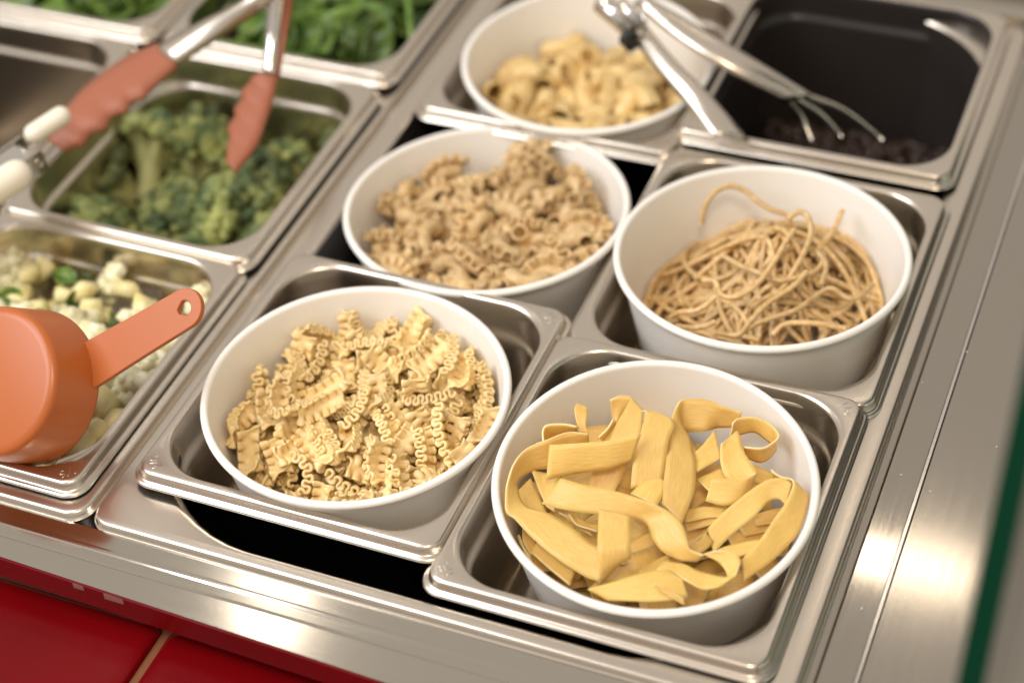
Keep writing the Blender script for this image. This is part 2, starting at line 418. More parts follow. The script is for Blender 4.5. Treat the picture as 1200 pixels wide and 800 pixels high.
def clamp_in(key, px, py, z, gap=1.2, lo=-57):
    """the point at (px, py) near height z that lies inside the bowl"""
    c, R, Q = BOWLS[key]; best = None
    for dz in sorted(np.arange(-45, 30, 1.0), key=abs):
        p = un(px, py, z + dz); l = in_bowl(key, p)
        if math.hypot(l[0], l[1]) < bowl_rin(R, max(0, -l[2])) - gap and l[2] > lo: return p
    p = un(px, py, z); l = in_bowl(key, p); r = math.hypot(l[0], l[1]); m = bowl_rin(R, max(0, -l[2])) - gap
    l[:2] *= min(1, m / r); return c + Q @ l

# ------------------------------------------------------------------ the kinds of pasta and vegetables, one mesh per shape
def mafaldine_mesh(seed):
    rnd = random.Random(seed)
    L, wf, n = rnd.uniform(23, 31), rnd.uniform(2.0, 2.8), rnd.choice((5, 6, 6))
    amp, bend, twist = rnd.uniform(2.4, 2.9), rnd.choice((-1, 1)) * rnd.uniform(.8, 2.8), rnd.uniform(-1.2, 1.2)
    tl1, tl2 = rnd.uniform(-.5, .9), rnd.uniform(-.5, .9)          # how far each frill stands up from the flat
    nu, nv = n * 22 + 1, 15; lam = L / n; ph = rnd.uniform(0, 6.28)
    P = np.zeros((nu, nv, 3))
    for i in range(nu):
        u = i / (nu - 1); a = bend * (u - .5)
        c = np.array([L / bend * math.sin(a), 0, L / bend * (1 - math.cos(a))])
        t = np.array([math.cos(a), 0, math.sin(a)]); nn = np.array([-math.sin(a), 0, math.cos(a)]); b = np.array([0, 1.0, 0])
        tw = twist * (u - .5); b2 = b * math.cos(tw) + nn * math.sin(tw); n2 = nn * math.cos(tw) - b * math.sin(tw)
        for j in range(nv):
            v = -1 + 2 * j / (nv - 1); sg = 1 if v > 0 else -1; e = max(0, (abs(v) - .22) / .78); k = e ** .9
            th = (tl1 if v > 0 else tl2) * e; od = b2 * sg * math.cos(th) + n2 * math.sin(th); wd = n2 * math.cos(th) - b2 * sg * math.sin(th)
            phi = 2 * math.pi * n * u * (1 + .04 * math.sin(3 * u + seed)) + (ph if v > 0 else 0)
            P[i, j] = c + b2 * sg * min(abs(v), .22) / .22 * wf * .5 + od * e * 4.3 + wd * (amp * k * math.sin(phi)) - t * (.19 * lam * k * math.sin(2 * phi))
    V, F = sheet(P, 1.3)
    return me_of('ruffled_pasta', V, F, M['mafaldine'])

def crested_mesh(seed):
    rnd = random.Random(seed)
    B = rnd.uniform(1.9, 2.9); Rb = rnd.uniform(7.4, 9); r = rnd.uniform(4.0, 4.7); parts = []
    nu, nv = 20, 14; P = np.zeros((nu, nv, 3))
    for i in range(nu):
        a = B * (i / (nu - 1) - .5); c = np.array([Rb * math.sin(a), 0, Rb * math.cos(a)]); o = np.array([math.sin(a), 0, math.cos(a)]); y = np.array([0, 1.0, 0])
        for j in range(nv):
            t = 2 * math.pi * (j / (nv - 1)) * .985 + .05
            P[i, j] = c + r * (math.cos(t) * o * (1 + .05 * math.sin(3 * a + seed)) + math.sin(t) * y)
    parts.append(sheet(P, 1.0))
    nu, nv = 97, 7; n = rnd.choice((5, 5, 6)); P = np.zeros((nu, nv, 3)); h = rnd.uniform(6.3, 7.8); ph = rnd.uniform(0, 6)
    for i in range(nu):
        a = B * 1.05 * (i / (nu - 1) - .5); o = np.array([math.sin(a), 0, math.cos(a)]); t = np.array([math.cos(a), 0, -math.sin(a)]); y = np.array([0, 1.0, 0])
        phi = 2 * math.pi * n * i / (nu - 1) + ph
        for j in range(nv):
            v = j / (nv - 1)
            P[i, j] = o * (Rb + r - 1.5 + h * v) + y * (3.1 * v * math.sin(phi) + 1.2 * v) - t * (1.0 * v * math.sin(2 * phi))
    parts.append(sheet(P, 1.0))
    V, F = join(parts); return me_of('crested_pasta', np.array(V) - np.array([0, 0, Rb * .8]), F, M['crested'])

def elbow_mesh(seed):
    rnd = random.Random(seed); B = rnd.uniform(1.6, 2.6); Rb = rnd.uniform(9, 11.5); r = rnd.uniform(5.2, 6.2)
    nu, nv = 16, 15; P = np.zeros((nu, nv, 3))
    for i in range(nu):
        a = B * (i / (nu - 1) - .5); o = np.array([math.sin(a), 0, math.cos(a)]); y = np.array([0, 1.0, 0])
        fl = 1 + .12 * abs(i / (nu - 1) - .5) * 2
        for j in range(nv):
            t = 2 * math.pi * j / (nv - 1); P[i, j] = Rb * o + r * fl * (math.cos(t) * o + math.sin(t) * y)
    V, F = sheet(P, 1.2); return me_of('pasta_elbow', np.array(V) - np.array([0, 0, Rb * .8]), F, M['elbow'])

def lumpy(r, seed, sub=2, amp=.18, freq=1.0):
    import bmesh
    bm = bmesh.new(); bmesh.ops.create_icosphere(bm, subdivisions=sub, radius=1.0)
    bm.verts.index_update(); rnd = random.Random(seed); ks = [(np.array([rnd.gauss(0, 1) for _ in range(3)]) * freq * 2.2, rnd.uniform(0, 6.28)) for _ in range(7)]
    V = []
    for v in bm.verts:
        p = np.array(v.co); s = 1 + amp * sum(math.sin(k @ p + f) for k, f in ks) / 2.6; V.append(p * r * s)
    F = [tuple(v.index for v in f.verts) for f in bm.faces]; bm.free(); return V, F

def floret_meshes(seed, mh, ms, R=15, nb=64, br=(.13, .21)):
    rnd = random.Random(seed); heads, stalks = [], []
    stalks.append(tube(spline([(0, 0, -R * 1.35), (rnd.uniform(-1, 1), 0, -R * .8), (0, 0, -R * .25)], 8), [R * .33, R * .3, R * .28, R * .27, R * .27, R * .28, R * .3, R * .3], 10))
    for k in range(nb):
        t = k * 2.4 + rnd.uniform(-.3, .3); ph = 1.45 * math.sqrt((k + .3) / nb) + rnd.uniform(-.1, .1); d = R * rnd.uniform(.70, .86)
        c = np.array([d * math.sin(ph) * math.cos(t), d * math.sin(ph) * math.sin(t), d * math.cos(ph) * .72])
        V, F = lumpy(R * rnd.uniform(*br), seed * 31 + k, 2, .26, 2.6); heads.append(([c + np.array(v) for v in V], F))
        if k % 3 == 0: stalks.append(tube(spline([(0, 0, -R * .75), c * .45 + np.array([0, 0, -R * .2]), c], 6), [R * .17] * 3 + [R * .12] * 3, 7))
    a = join(heads); b = join(stalks)
    return me_of('head', *a, mh), me_of('stalk', *b, ms)

def chunk_mesh(seed):
    import bmesh
    rnd = random.Random(seed); bm = bmesh.new(); bmesh.ops.create_cube(bm, size=1.0)
    sx, sy, sz = rnd.uniform(14, 20), rnd.uniform(11, 16), rnd.uniform(8, 13)
    for v in bm.verts: v.co = Vector(((v.co.x + rnd.uniform(-.16, .16)) * sx, (v.co.y + rnd.uniform(-.16, .16)) * sy, (v.co.z + rnd.uniform(-.14, .14)) * sz))
    bmesh.ops.bevel(bm, geom=bm.edges[:], offset=1.1, segments=2, affect='EDGES')
    bmesh.ops.triangulate(bm, faces=[f for f in bm.faces if len(f.verts) > 4])
    bm.verts.index_update(); V = [tuple(v.co) for v in bm.verts]; F = [tuple(v.index for v in f.verts) for f in bm.faces]; bm.free()
    return me_of('vegetable_chunk', V, F, M['chunk'])

# resting places of the loose pasta: shape number, place in the bowl (mm), orientation
RESTS = {
'maf': [(0,-37.2,-40.3,-37.6,0.916,0.109,-0.099,-0.372),(1,-0,45.7,-31,0.775,-0.62,0.071,-0.096),(2,-30.7,17.3,-25.2,0.935,-0.126,-0.184,0.277),(3,-4.3,55.7,-36.7,0.062,-0.985,-0.07,-0.143),(4,-16.7,19.3,-22.3,0.005,-0.86,0.509,-0.036),(5,56.8,-6.8,-31,0.672,0.384,0.001,0.633),(6,10.9,53.4,-32,0.659,0.634,-0.279,0.294),(7,-28.4,40.7,-29.1,0.538,0.458,-0.66,-0.255),(0,43.8,13.1,-25.7,0.777,0.42,0.468,-0.036),(1,-3,56.8,-23.5,0.906,-0.371,0.197,0.05),(2,8.1,-23.6,-22.4,0.887,0.155,-0.016,0.435),(3,15.9,-2.7,-17.7,0.381,0.145,0.151,0.901),(4,53.6,8.4,-35.8,0.494,-0.552,-0.664,0.096),(5,28.6,47,-37.2,0.007,-0.963,0.268,0.026),(6,28.4,20,-23.1,0.429,-0.223,-0.393,0.782),(7,-39.1,0.5,-26.6,0.415,-0.717,0.458,-0.323),(0,-9.1,-36.9,-25,0.39,-0.266,-0.788,0.395),(1,-43.3,25.1,-24.5,0.534,0.71,0.386,0.25),(2,46.5,19.8,-35.1,0.978,-0.124,0.17,-0.005),(3,-20.5,-54.9,-35.7,0.121,-0.977,0.168,0.045),(4,17.9,39.2,-30.3,0.233,0.737,-0.635,0.003),(5,25.2,2.3,-18.7,0.081,0.967,-0.164,-0.178),(6,-10.9,1.5,-18.8,0.041,0.983,0.03,0.178),(7,4.8,-21.5,-16.5,0.102,-0.79,0.518,-0.311),(0,-14.8,48.7,-34.5,0.601,-0.085,-0.066,-0.792),(1,-55.9,22.6,-33.8,0.31,-0.368,0.711,-0.513),(2,20.1,55.5,-21.6,0.495,-0.132,-0.196,0.836),(3,-0.6,42.9,-22.5,0.952,0.286,-0.069,0.08),(4,-24.5,53.9,-23.2,0.859,-0.451,-0.085,-0.227),(5,36.2,-43.1,-35.7,0.872,0.347,0.101,0.331),(6,15,43.7,-22.6,0.063,0.849,-0.517,0.089),(7,-21.5,10.2,-18.5,0.197,-0.909,-0.255,-0.264),(0,-31.1,-12.1,-22.8,0.522,-0.21,0.474,-0.677),(1,-42.6,-21.1,-31.4,0.426,-0.557,-0.661,0.265),(2,-46.3,19.5,-21.7,0.64,-0.1,-0.094,0.756),(3,8,22.5,-21,0.039,-0.168,-0.879,0.445),(4,32.2,52.2,-22.7,0.192,-0.176,0.907,0.332),(5,38.7,33.3,-28.7,0.157,-0.359,-0.892,-0.226),(6,-9.1,-27.6,-23,0.059,-0.257,-0.951,-0.163),(7,19.3,-29.5,-24.2,0.244,0.038,-0.942,-0.227),(0,12.4,-53.5,-32.9,0.516,0.848,0.11,0.05),(1,11.8,35,-23.4,0.118,-0.097,-0.62,0.77),(2,-15.1,33.9,-24.3,0.828,-0.537,-0.121,-0.103),(3,36.6,42,-26.2,0.011,0.85,-0.358,0.387),(4,-31.2,40,-28.8,0.653,0.227,0.695,0.2),(5,31.5,45.3,-12.7,0.686,-0.454,0.276,-0.496),(6,49.4,35.6,-33.1,0.153,0.426,0.653,0.607),(7,-5.9,36.2,-17,0.299,-0.897,-0.258,0.198),(0,-29.7,-31.1,-29.7,0.895,0.134,0.047,-0.424),(1,-45.6,30.8,-21.2,0.631,-0.289,0.41,0.592),(2,-8,-56.9,-32.4,0.863,-0.163,-0.065,-0.473),(3,53.7,-15.8,-25.1,0.395,-0.411,-0.139,0.81),(4,38,8.7,-18.9,0.068,-0.467,0.747,-0.468),(5,-7.6,19.7,-18.9,0.408,-0.35,-0.35,0.767),(6,0.3,-48.9,-34.1,0.226,-0.678,-0.663,-0.223),(7,-44.6,45,-19.6,0.531,-0.707,0.052,0.464),(0,37,-26.2,-31.3,0.782,-0.125,0.419,-0.445),(1,37.4,29.6,-24.8,0.359,0.038,-0.321,0.875),(2,44.8,-26,-33.1,0.687,0.27,0.548,0.394),(3,-15.8,42.7,-14.8,0.943,-0.288,-0.163,0.034),(4,6.4,12.7,-17,0.207,-0.783,0.572,-0.128),(5,-58.4,3.7,-26.8,0.109,0.694,0.24,0.671),(6,-22.8,-24.9,-24.2,0.038,-0.822,-0.567,-0.042),(7,48.7,18.3,-25.2,0.173,0.597,-0.762,0.182),(0,-6.6,48.9,-20.1,0.929,-0.237,-0.277,0.06),(2,51.1,35.7,-23.4,0.627,-0.152,-0.445,0.621),(3,-13,-17,-19,0.38,-0.012,-0.023,0.925),(4,59.7,10.2,-22,0.075,-0.647,-0.753,0.089),(5,26.6,-44.8,-32.9,0.423,-0.755,-0.404,0.298),(6,55.7,-27.2,-28.5,0.058,-0.601,0.463,-0.649),(7,32.5,-41.2,-21.5,0.282,-0.653,0.701,-0.038),(0,-34.1,1.9,-20.9,0.917,-0.323,0.168,-0.161),(1,62,-8.7,-20.6,0.764,-0.035,-0.424,-0.485),(2,-50.4,-0.6,-30,0.284,0.11,-0.436,0.847),(3,9.9,43.3,-12.3,0.507,0.666,0.429,0.338),(4,-50.4,13.4,-29.1,0.017,0.626,0.777,-0.07),(5,48.6,-1.3,-22.3,0.104,-0.749,-0.556,-0.344),(6,-46.8,33.4,-27.4,0.366,-0.406,-0.288,-0.787),(7,1.5,-3.3,-15.5,0.424,-0.473,0.634,-0.44),(0,-28.8,30.3,-21.2,0.912,0.015,-0.28,0.298),(1,8.2,-51.5,-31,0.69,-0.107,-0.062,-0.713),(2,-58,-11.3,-39.1,0.628,-0.303,0.409,-0.589),(3,-55.8,-14.8,-29.9,0.101,-0.601,-0.781,0.138),(4,37.9,-46.9,-31.6,0.351,-0.394,0.679,-0.51),(5,15.2,-39.6,-24.4,0.079,0.04,-0.875,0.476),(6,2.2,57.3,-14.8,0.026,0.644,-0.709,-0.287),(7,-35.6,22.9,-17.1,0.295,-0.618,0.695,-0.218),(0,20.8,-27.4,-18.5,0.796,-0.205,0.369,-0.434),(1,-39.1,-10,-17.5,0.861,-0.326,0.086,-0.381),(2,-17.7,50.8,-18.9,0.753,-0.366,0.013,0.547),(3,52.8,31.8,-14.7,0.63,-0.527,0.538,-0.188),(4,-30.5,49.7,-20.3,0.34,-0.551,0.762,-0.021),(6,-58.5,-20.9,-23.8,0.335,-0.603,-0.586,0.425),(7,23.1,-48.7,-23.2,0.361,-0.917,-0.065,-0.158),(0,-46.5,-9.9,-23.5,0.867,-0.112,0.196,-0.445),(1,35.7,-31.5,-23.2,0.885,-0.31,0.138,-0.318),(2,49.7,-20,-23.4,0.165,0.76,0.533,-0.332),(3,39,-10.6,-21.4,0.36,0.504,0.064,0.782),(4,22.1,20.2,-13.9,0.168,0.763,-0.573,0.248),(5,45.2,-2.4,-15,0.443,-0.191,-0.707,0.517),(6,38.9,39.1,-15.7,0.12,-0.776,0.614,-0.078),(7,27.3,-13.4,-20.5,0.358,-0.735,-0.575,-0.034),(0,-0.6,31,-14.6,0.978,0.116,0.113,-0.133),(1,-44.3,-34.5,-30.3,0.866,0,0.098,-0.491),(2,-1.6,-29.2,-17.8,0.501,-0.131,-0.166,0.839),(3,30.2,16.7,-16.4,0.167,-0.073,0.679,-0.712),(4,24.7,-57,-18.9,0.084,-0.976,-0.188,-0.071),(6,-18.5,-3.6,-15.2,0.322,-0.882,-0.342,0.035),(7,19.4,42.3,-13.9,0.008,0.802,0.597,0.029)],
'rad': [(0,-50.5,-27.3,-33.9,0.348,0.025,0.889,0.296),(1,24.8,31.2,-33.7,0.739,0.599,0.3,0.072),(2,-40.6,17.3,-34.7,0.532,0.732,-0.416,-0.091),(3,-14.2,51.2,-38.4,0.843,-0.288,-0.115,0.438),(4,3.8,-33.4,-31.4,0.314,-0.268,-0.685,0.6),(5,51.7,-30,-39,0.821,0.139,0.223,0.506),(6,10.4,43.3,-36,0.1,-0.027,0.184,0.977),(0,2.1,38.9,-26.1,0.151,0.975,-0.085,0.142),(1,44.2,-3.2,-33.9,0.976,-0.001,0.203,-0.075),(2,-19.4,37,-34.2,0.07,-0.162,-0.476,0.862),(3,10.9,-58,-34,0.019,-0.947,-0.168,0.274),(4,25.2,14.4,-30.8,0.145,-0.244,0.68,-0.676),(5,39.5,-20.8,-31.9,0.604,-0.366,-0.595,0.384),(6,28.1,53.6,-41.4,0.778,0.595,-0.126,-0.157),(0,19.7,49.4,-21.5,0.641,0.662,0.325,0.211),(1,-18.1,-15.3,-28.2,0.845,0.463,-0.168,-0.21),(2,-22.4,-34.7,-33.7,0.652,-0.129,0.353,-0.658),(3,-4,20.2,-30,0.528,0.437,0.539,0.489),(4,59,17.8,-29.5,0.592,0.318,0.518,-0.529),(5,-4.8,-49.2,-31.4,0.339,-0.056,-0.879,0.33),(6,34.6,44.3,-30.4,0.607,0.524,-0.419,-0.426),(0,43.7,8.3,-32.3,0.274,-0.274,-0.649,-0.655),(1,15.3,23.6,-20.5,0.278,0.518,-0.496,-0.639),(2,-40.1,31.2,-38.1,0.956,0.16,-0.228,-0.091),(3,-29.3,45.8,-39.1,0.503,-0.774,-0.3,0.241),(4,-48.4,25.3,-26.4,0.027,-0.406,0.519,0.752),(5,9.9,58.9,-34.8,0.14,0.244,0.642,-0.713),(6,-3.6,61.3,-30,0.002,0.013,-0.219,-0.976),(0,1,44.5,-19.7,0.319,-0.798,-0.322,0.396),(1,25.2,-47.2,-35.5,0.461,0.152,-0.499,-0.718),(2,43.6,44.7,-25.1,0.405,0.137,-0.054,0.902),(3,3.6,-16.4,-28.4,0.948,-0.137,0.227,-0.176),(4,-32.5,-44.4,-34.7,0.914,0.241,-0.325,-0.007),(5,-52.8,-12.1,-32.9,0.95,0.185,0.082,-0.237),(6,-36.2,-34.2,-31.1,0.04,-0.31,0.896,0.315),(0,51.6,3.8,-24.9,0.742,-0.434,0.086,-0.503),(1,-3.6,54.8,-18,0.934,0.35,-0.02,0.069),(2,49,36.2,-34.4,0.04,-0.882,0.459,0.093),(3,-36.6,-9.5,-33.1,0.555,0.054,0.048,0.829),(4,33.7,-47.6,-30.3,0.731,-0.498,-0.118,0.451),(5,40.3,-42.8,-12.5,0.701,0.681,0.197,0.07),(6,-4.4,27,-21.4,0.583,0.709,-0.362,-0.162),(0,-14.2,44.1,-27.9,0.756,-0.52,-0.014,0.397),(1,13.7,57.6,-8.3,0.028,0.462,-0.427,0.777),(2,-24.2,15.5,-30.9,0.128,0.019,0.752,0.647),(3,45.9,27.2,-27.1,0.401,-0.477,0.398,0.673),(4,3.8,-0.5,-25.3,0.144,0.509,0.579,0.62),(5,-21.2,23,-18.9,0.719,-0.652,-0.067,-0.233),(6,-60.4,0.6,-41.4,0.609,-0.439,0.368,-0.548),(0,-47.9,3.3,-31.6,0.667,0.436,-0.446,-0.407),(1,46,-34.1,-25.1,0.47,-0.31,0.297,-0.771),(2,60.2,-11.3,-32.5,0.621,0.02,-0.067,-0.781),(3,-5.4,-62.9,-22.3,0.03,0.021,0.406,0.913),(4,-20.1,6.6,-28.4,0.744,0.662,0.07,-0.056),(5,-16.3,-57.2,-29.8,0.069,0.082,0.383,0.918),(6,-38.6,17.8,-24.4,0.08,0.098,0.545,-0.829),(0,22.6,-9.3,-25.6,0.335,-0.076,-0.443,0.828),(1,35.9,25.4,-17,0.113,-0.548,0.799,0.218),(2,24.6,-32,-31.6,0.052,-0.116,0.644,0.755),(3,-33.3,52.4,-32.3,0.339,-0.066,0.509,-0.788),(4,-11.7,11.4,-11.9,0.525,-0.104,-0.844,0.041),(5,-40.5,-37.2,-23,0.036,0.087,0.636,0.766),(6,-11.4,-29.5,-20.4,0.971,0.032,-0.117,0.206),(0,8.4,40.4,-16.2,0.489,0.201,-0.305,-0.792),(1,-20.1,35.5,-12.9,0.332,-0.294,0.397,-0.804),(2,6.4,14.3,-13.8,0.879,-0.468,0.089,0.017),(3,34.2,48.4,-12.1,0.923,0.013,-0.076,-0.377),(4,42.5,-13.2,-15.5,0.251,-0.302,0.054,0.918),(5,50.1,0.8,-14.5,0.687,-0.694,-0.207,-0.056),(6,53.7,-10.5,-19.1,0.772,0.545,-0.097,0.312),(0,46.6,16.9,-19.7,0.938,-0.096,-0.04,0.331),(1,5.7,-40.2,-23.6,0.427,0.891,-0.125,-0.09),(2,-34.6,-52.8,-19.1,0.861,-0.479,0.049,-0.162),(3,25.2,-43.7,-16.9,0.839,-0.132,-0.022,0.527),(4,-7.6,-1.9,-17.4,0.721,0.233,-0.482,0.44),(5,25.5,0.2,-18.3,0.216,0.142,-0.945,-0.2),(6,-3.4,65.8,-6.5,0.229,-0.014,0.896,-0.379),(0,17.9,9.1,-18.6,0.104,-0.024,0.219,-0.97),(1,-61.6,15.1,-19,0.138,0.777,0.611,0.061),(2,8,-25.1,-24.4,0.965,-0.256,0.044,-0.039),(3,-36,41.7,-23.8,0.081,-0.222,-0.773,0.588),(4,12.2,-53.2,-20.8,0.413,0.887,-0.162,-0.125),(5,-31.8,-13,-18.3,0.657,-0.213,-0.249,0.678),(6,-49.3,-22.4,-23.5,0.954,0.242,0.146,0.104),(0,25.1,-27.3,-21.2,0.4,-0.231,0.663,-0.589),(1,16.1,-19.6,-12.2,0.81,0.446,-0.246,-0.29),(2,-45,43.8,-17.8,0.256,0.202,0.067,-0.943),(3,-47.3,2,-22.3,0.976,-0.118,0.184,-0.026),(4,46.4,-29.2,-16.8,0.186,0.137,-0.207,-0.951),(5,5.3,-33.1,-14.9,0.852,0.435,0.264,-0.124)],
'back': [(0,-17.9,-42.1,-40.6,0.968,0.196,-0.141,-0.07),(1,-2.3,33.1,-32.8,0.545,-0.257,-0.375,0.705),(2,-29,0.9,-37.2,0.16,-0.377,-0.776,0.48),(3,-5,54,-41.1,0.88,-0.185,-0.293,0.323),(4,-7.5,-34.5,-36.6,0.538,0.085,-0.102,0.833),(0,48.1,-25.4,-37.5,0.046,0.624,0.736,-0.257),(1,3.4,45.5,-41.2,0.366,-0.648,-0.531,0.405),(2,-6.3,13.4,-34.9,0.339,-0.717,-0.421,0.44),(3,53.1,-15.6,-44.6,0.595,-0.056,0.084,-0.798),(4,-11,37.5,-36.7,0.606,-0.003,0.059,0.794),(0,13.9,-51.5,-44,0.946,0.225,0.02,0.233),(1,8.8,11.4,-30.9,0.773,0.037,0.141,-0.618),(2,38.8,-22.1,-41.1,0.422,-0.374,-0.687,0.457),(3,38,29.8,-42.3,0.449,-0.874,-0.026,0.184),(4,17.1,26.2,-33.1,0.088,-0.314,-0.129,-0.936),(0,-20.5,-20,-37.3,0.795,0.062,-0.01,0.603),(1,-24.6,-49.2,-39.8,0.173,0.257,0.95,0.04),(2,-26.5,17.6,-36.2,0.351,0.715,-0.574,-0.191),(3,54.1,17.4,-42.5,0.098,0.568,0.804,0.144),(4,-3.3,-55.2,-39.4,0.157,0.235,0.947,-0.154),(0,30.9,46.7,-42.4,0.628,0.724,-0.216,-0.189),(1,29.5,-4.3,-35.1,0.498,0.582,-0.543,-0.344),(2,-13.5,2,-35.5,0.091,-0.315,-0.794,0.511),(3,-53.5,-12.7,-44.5,0.522,-0.572,0.485,-0.406),(4,-47.2,32.2,-40.2,0.195,0.36,-0.912,0.012),(0,44.6,25.3,-37.4,0.011,-0.532,0.84,0.101),(1,-25.1,46.3,-41.2,0.194,-0.2,0.843,-0.46),(2,-21.3,40.7,-31.9,0.297,0.107,-0.025,-0.948),(3,-23.5,31.3,-37.2,0.224,0.101,0.843,0.48),(4,30.2,-27.4,-36.2,0.513,-0.552,-0.644,0.134),(0,37.4,37.3,-37.7,0.04,-0.012,0.324,-0.945),(1,9,-27,-33.3,0.856,0.185,0.071,0.478),(2,-35.1,-35.8,-42.9,0.976,0.178,-0.105,0.068),(3,-51.7,13.1,-41.4,0.648,0.314,-0.308,-0.622),(4,-27,5.4,-27.3,0.48,-0.706,-0.45,0.261),(0,0.1,9.3,-30.8,0.646,-0.173,-0.569,0.479),(1,17.9,46.3,-36.2,0.768,-0.181,0.244,-0.563),(2,25.1,43.3,-38.1,0.593,-0.405,0.612,-0.331),(3,-35.5,-11,-37.8,0.211,-0.516,-0.686,0.468),(4,36.9,-39.9,-38.5,0.131,-0.84,-0.445,-0.283),(0,5.8,-44.7,-38.4,0.383,-0.474,0.605,-0.512),(1,25.4,14.6,-34.8,0.64,0.602,0.377,0.293),(2,-22.2,21.7,-32.1,0.013,0.424,0.245,0.872),(3,52.7,16.6,-34,0.198,-0.209,-0.837,0.465),(4,-39.5,18.7,-38.7,0.633,0.043,-0.205,-0.745),(0,-10.3,-20.4,-30.8,0.511,0.083,0.527,0.674),(1,20.8,-5.5,-32,0.447,0.827,0.05,0.339),(2,-9.8,25.4,-27.9,0.46,-0.485,-0.698,-0.259),(3,-41.3,-24.7,-40.9,0.359,0.911,0.075,0.189),(4,-43.7,-15.5,-31,0.501,0.309,-0.182,-0.788),(0,17.6,-34.8,-39.1,0.468,-0.613,0.6,-0.212),(1,27.9,-48.6,-32.8,0.18,-0.906,0.061,-0.379),(2,-41.8,-36,-32.9,0.738,0.293,-0.086,-0.601),(3,-3.9,-16.8,-36.1,0.457,-0.628,0.543,-0.32),(4,-28.6,-43,-28.3,0.424,-0.142,-0.307,-0.84),(0,-49.1,1.7,-37,0.066,0.136,-0.921,0.361),(1,3.5,-40.4,-27.4,0.667,-0.718,0.142,-0.141),(2,46.1,7.5,-40.3,0.066,-0.251,-0.895,-0.363),(3,9.3,-16.1,-31.5,0.244,0.166,-0.46,-0.838),(4,-33.9,46.5,-31.9,0.275,-0.169,0.58,-0.748),(0,-38.3,-15.5,-24.9,0.415,-0.629,0.647,-0.115),(1,-54.7,-13,-30.2,0.596,0.148,-0.698,-0.369),(2,-25.6,-15.5,-33.2,0.552,-0.023,0.534,-0.64),(3,26.4,27.7,-24.8,0.118,0.902,0.398,-0.121),(4,-43,4.5,-26.4,0.02,-0.216,0.313,0.925),(0,17.5,37.2,-31.2,0.173,-0.019,0.937,-0.302),(1,42.2,22.7,-27.9,0.504,-0.729,0.196,-0.42),(2,49.1,-11.4,-37.1,0.438,-0.846,0.087,-0.292),(3,42.8,-16.3,-32,0.365,0.153,0.276,0.876),(4,45.6,-0.6,-36.5,0.014,0.967,-0.241,-0.084),(0,34.3,3,-26.3,0.379,-0.035,0.111,0.918),(1,20.7,-28.9,-29.2,0.526,-0.446,-0.315,0.652),(2,-36.2,-31.2,-37.5,0.178,-0.963,-0.155,-0.13),(3,-18.3,-28.5,-31,0.494,-0.619,0.568,0.226),(4,-52.1,12.9,-30.8,0.447,0.032,-0.077,-0.891),(0,27.8,18.6,-25.6,0.984,0.023,-0.153,0.089),(1,-0.6,-1.7,-29.9,0.405,-0.396,-0.819,0.096),(2,55.3,6.8,-29.5,0.848,-0.391,-0.171,-0.314)],
}

def place_rests(key, builder, nv, seed0, label, cat, group, name, drop=()):
    meshes = [builder(s + 1) for s in range(nv)]
    c, R, Q = BOWLS[key]; qb = BOWLS_Q[key]
    for i, (k, x, y, z, qw, qx, qy, qz) in enumerate(RESTS[key]):
        if i in drop: continue
        p = c + Q @ np.array([x, y, z])
        o = link(name, meshes[int(k)], None, p)
        o.rotation_mode = 'QUATERNION'; o.rotation_quaternion = qb @ Quaternion((qw, qx, qy, qz))
        tag(o, label, cat, group)
        if z < -12 and math.hypot(x, y) < 52:                 # the layer this one lies on
            x2, y2 = x * .75 - y * .5, y * .75 + x * .5
            o = link(name, meshes[(int(k) + 3) % nv], None, c + Q @ np.array([x2, y2, z - 13]))
            o.rotation_mode = 'QUATERNION'; o.rotation_quaternion = qb @ Quaternion((0, 0, 1), 2.1) @ Quaternion((qw, qx, qy, qz)); tag(o, label, cat, group)
BOWLS_Q = {k: Matrix(v[2].tolist()).to_quaternion() for k, v in BOWLS.items()}
place_rests('maf', mafaldine_mesh, 8, 0, 'short pale pasta ribbon with ruffled edges in its white bowl', 'pasta', 'ruffled pasta in the front bowl', 'ruffled_pasta')
place_rests('rad', crested_mesh, 7, 0, 'small curled pasta with a wavy crest in its white bowl', 'pasta', 'crested pasta in the middle bowl', 'crested_pasta')
place_rests('back', elbow_mesh, 5, 0, 'small smooth pasta elbow in the rearmost white bowl', 'pasta', 'pasta elbows in the rear bowl', 'pasta_elbow')

# ------------------------------------------------------------------ pappardelle: each ribbon by its two edges
def uv_sheet(name, P, t, m):
    V, F = sheet(P, t); me = me_of(name, V, F, m); nu, nv = P.shape[:2]; me.materials.append(M['cut_edge'])
    mi = np.zeros(len(F), dtype=np.int32); mi[2 * (nu - 1) * (nv - 1):] = 1; me.polygons.foreach_set('material_index', mi)
    L = np.concatenate([[0], np.cumsum(np.linalg.norm(np.diff(P[:, nv // 2], axis=0), axis=1))]); Wd = np.linalg.norm(P[nu // 2, 0] - P[nu // 2, -1])
    uv = me.uv_layers.new(name='UVMap'); off = random.Random(len(V) + int(abs(P[0, 0, 0]) * 100)).uniform(0, 50)
    vi = np.zeros(len(me.loops), dtype=np.int32); me.loops.foreach_get('vertex_index', vi); vi %= nu * nv
    U = np.stack([L[vi // nv] * .02 + off, (vi % nv) / (nv - 1) * Wd * .02], -1).astype(np.float32)
    uv.data.foreach_set('uv', U.ravel()); return me

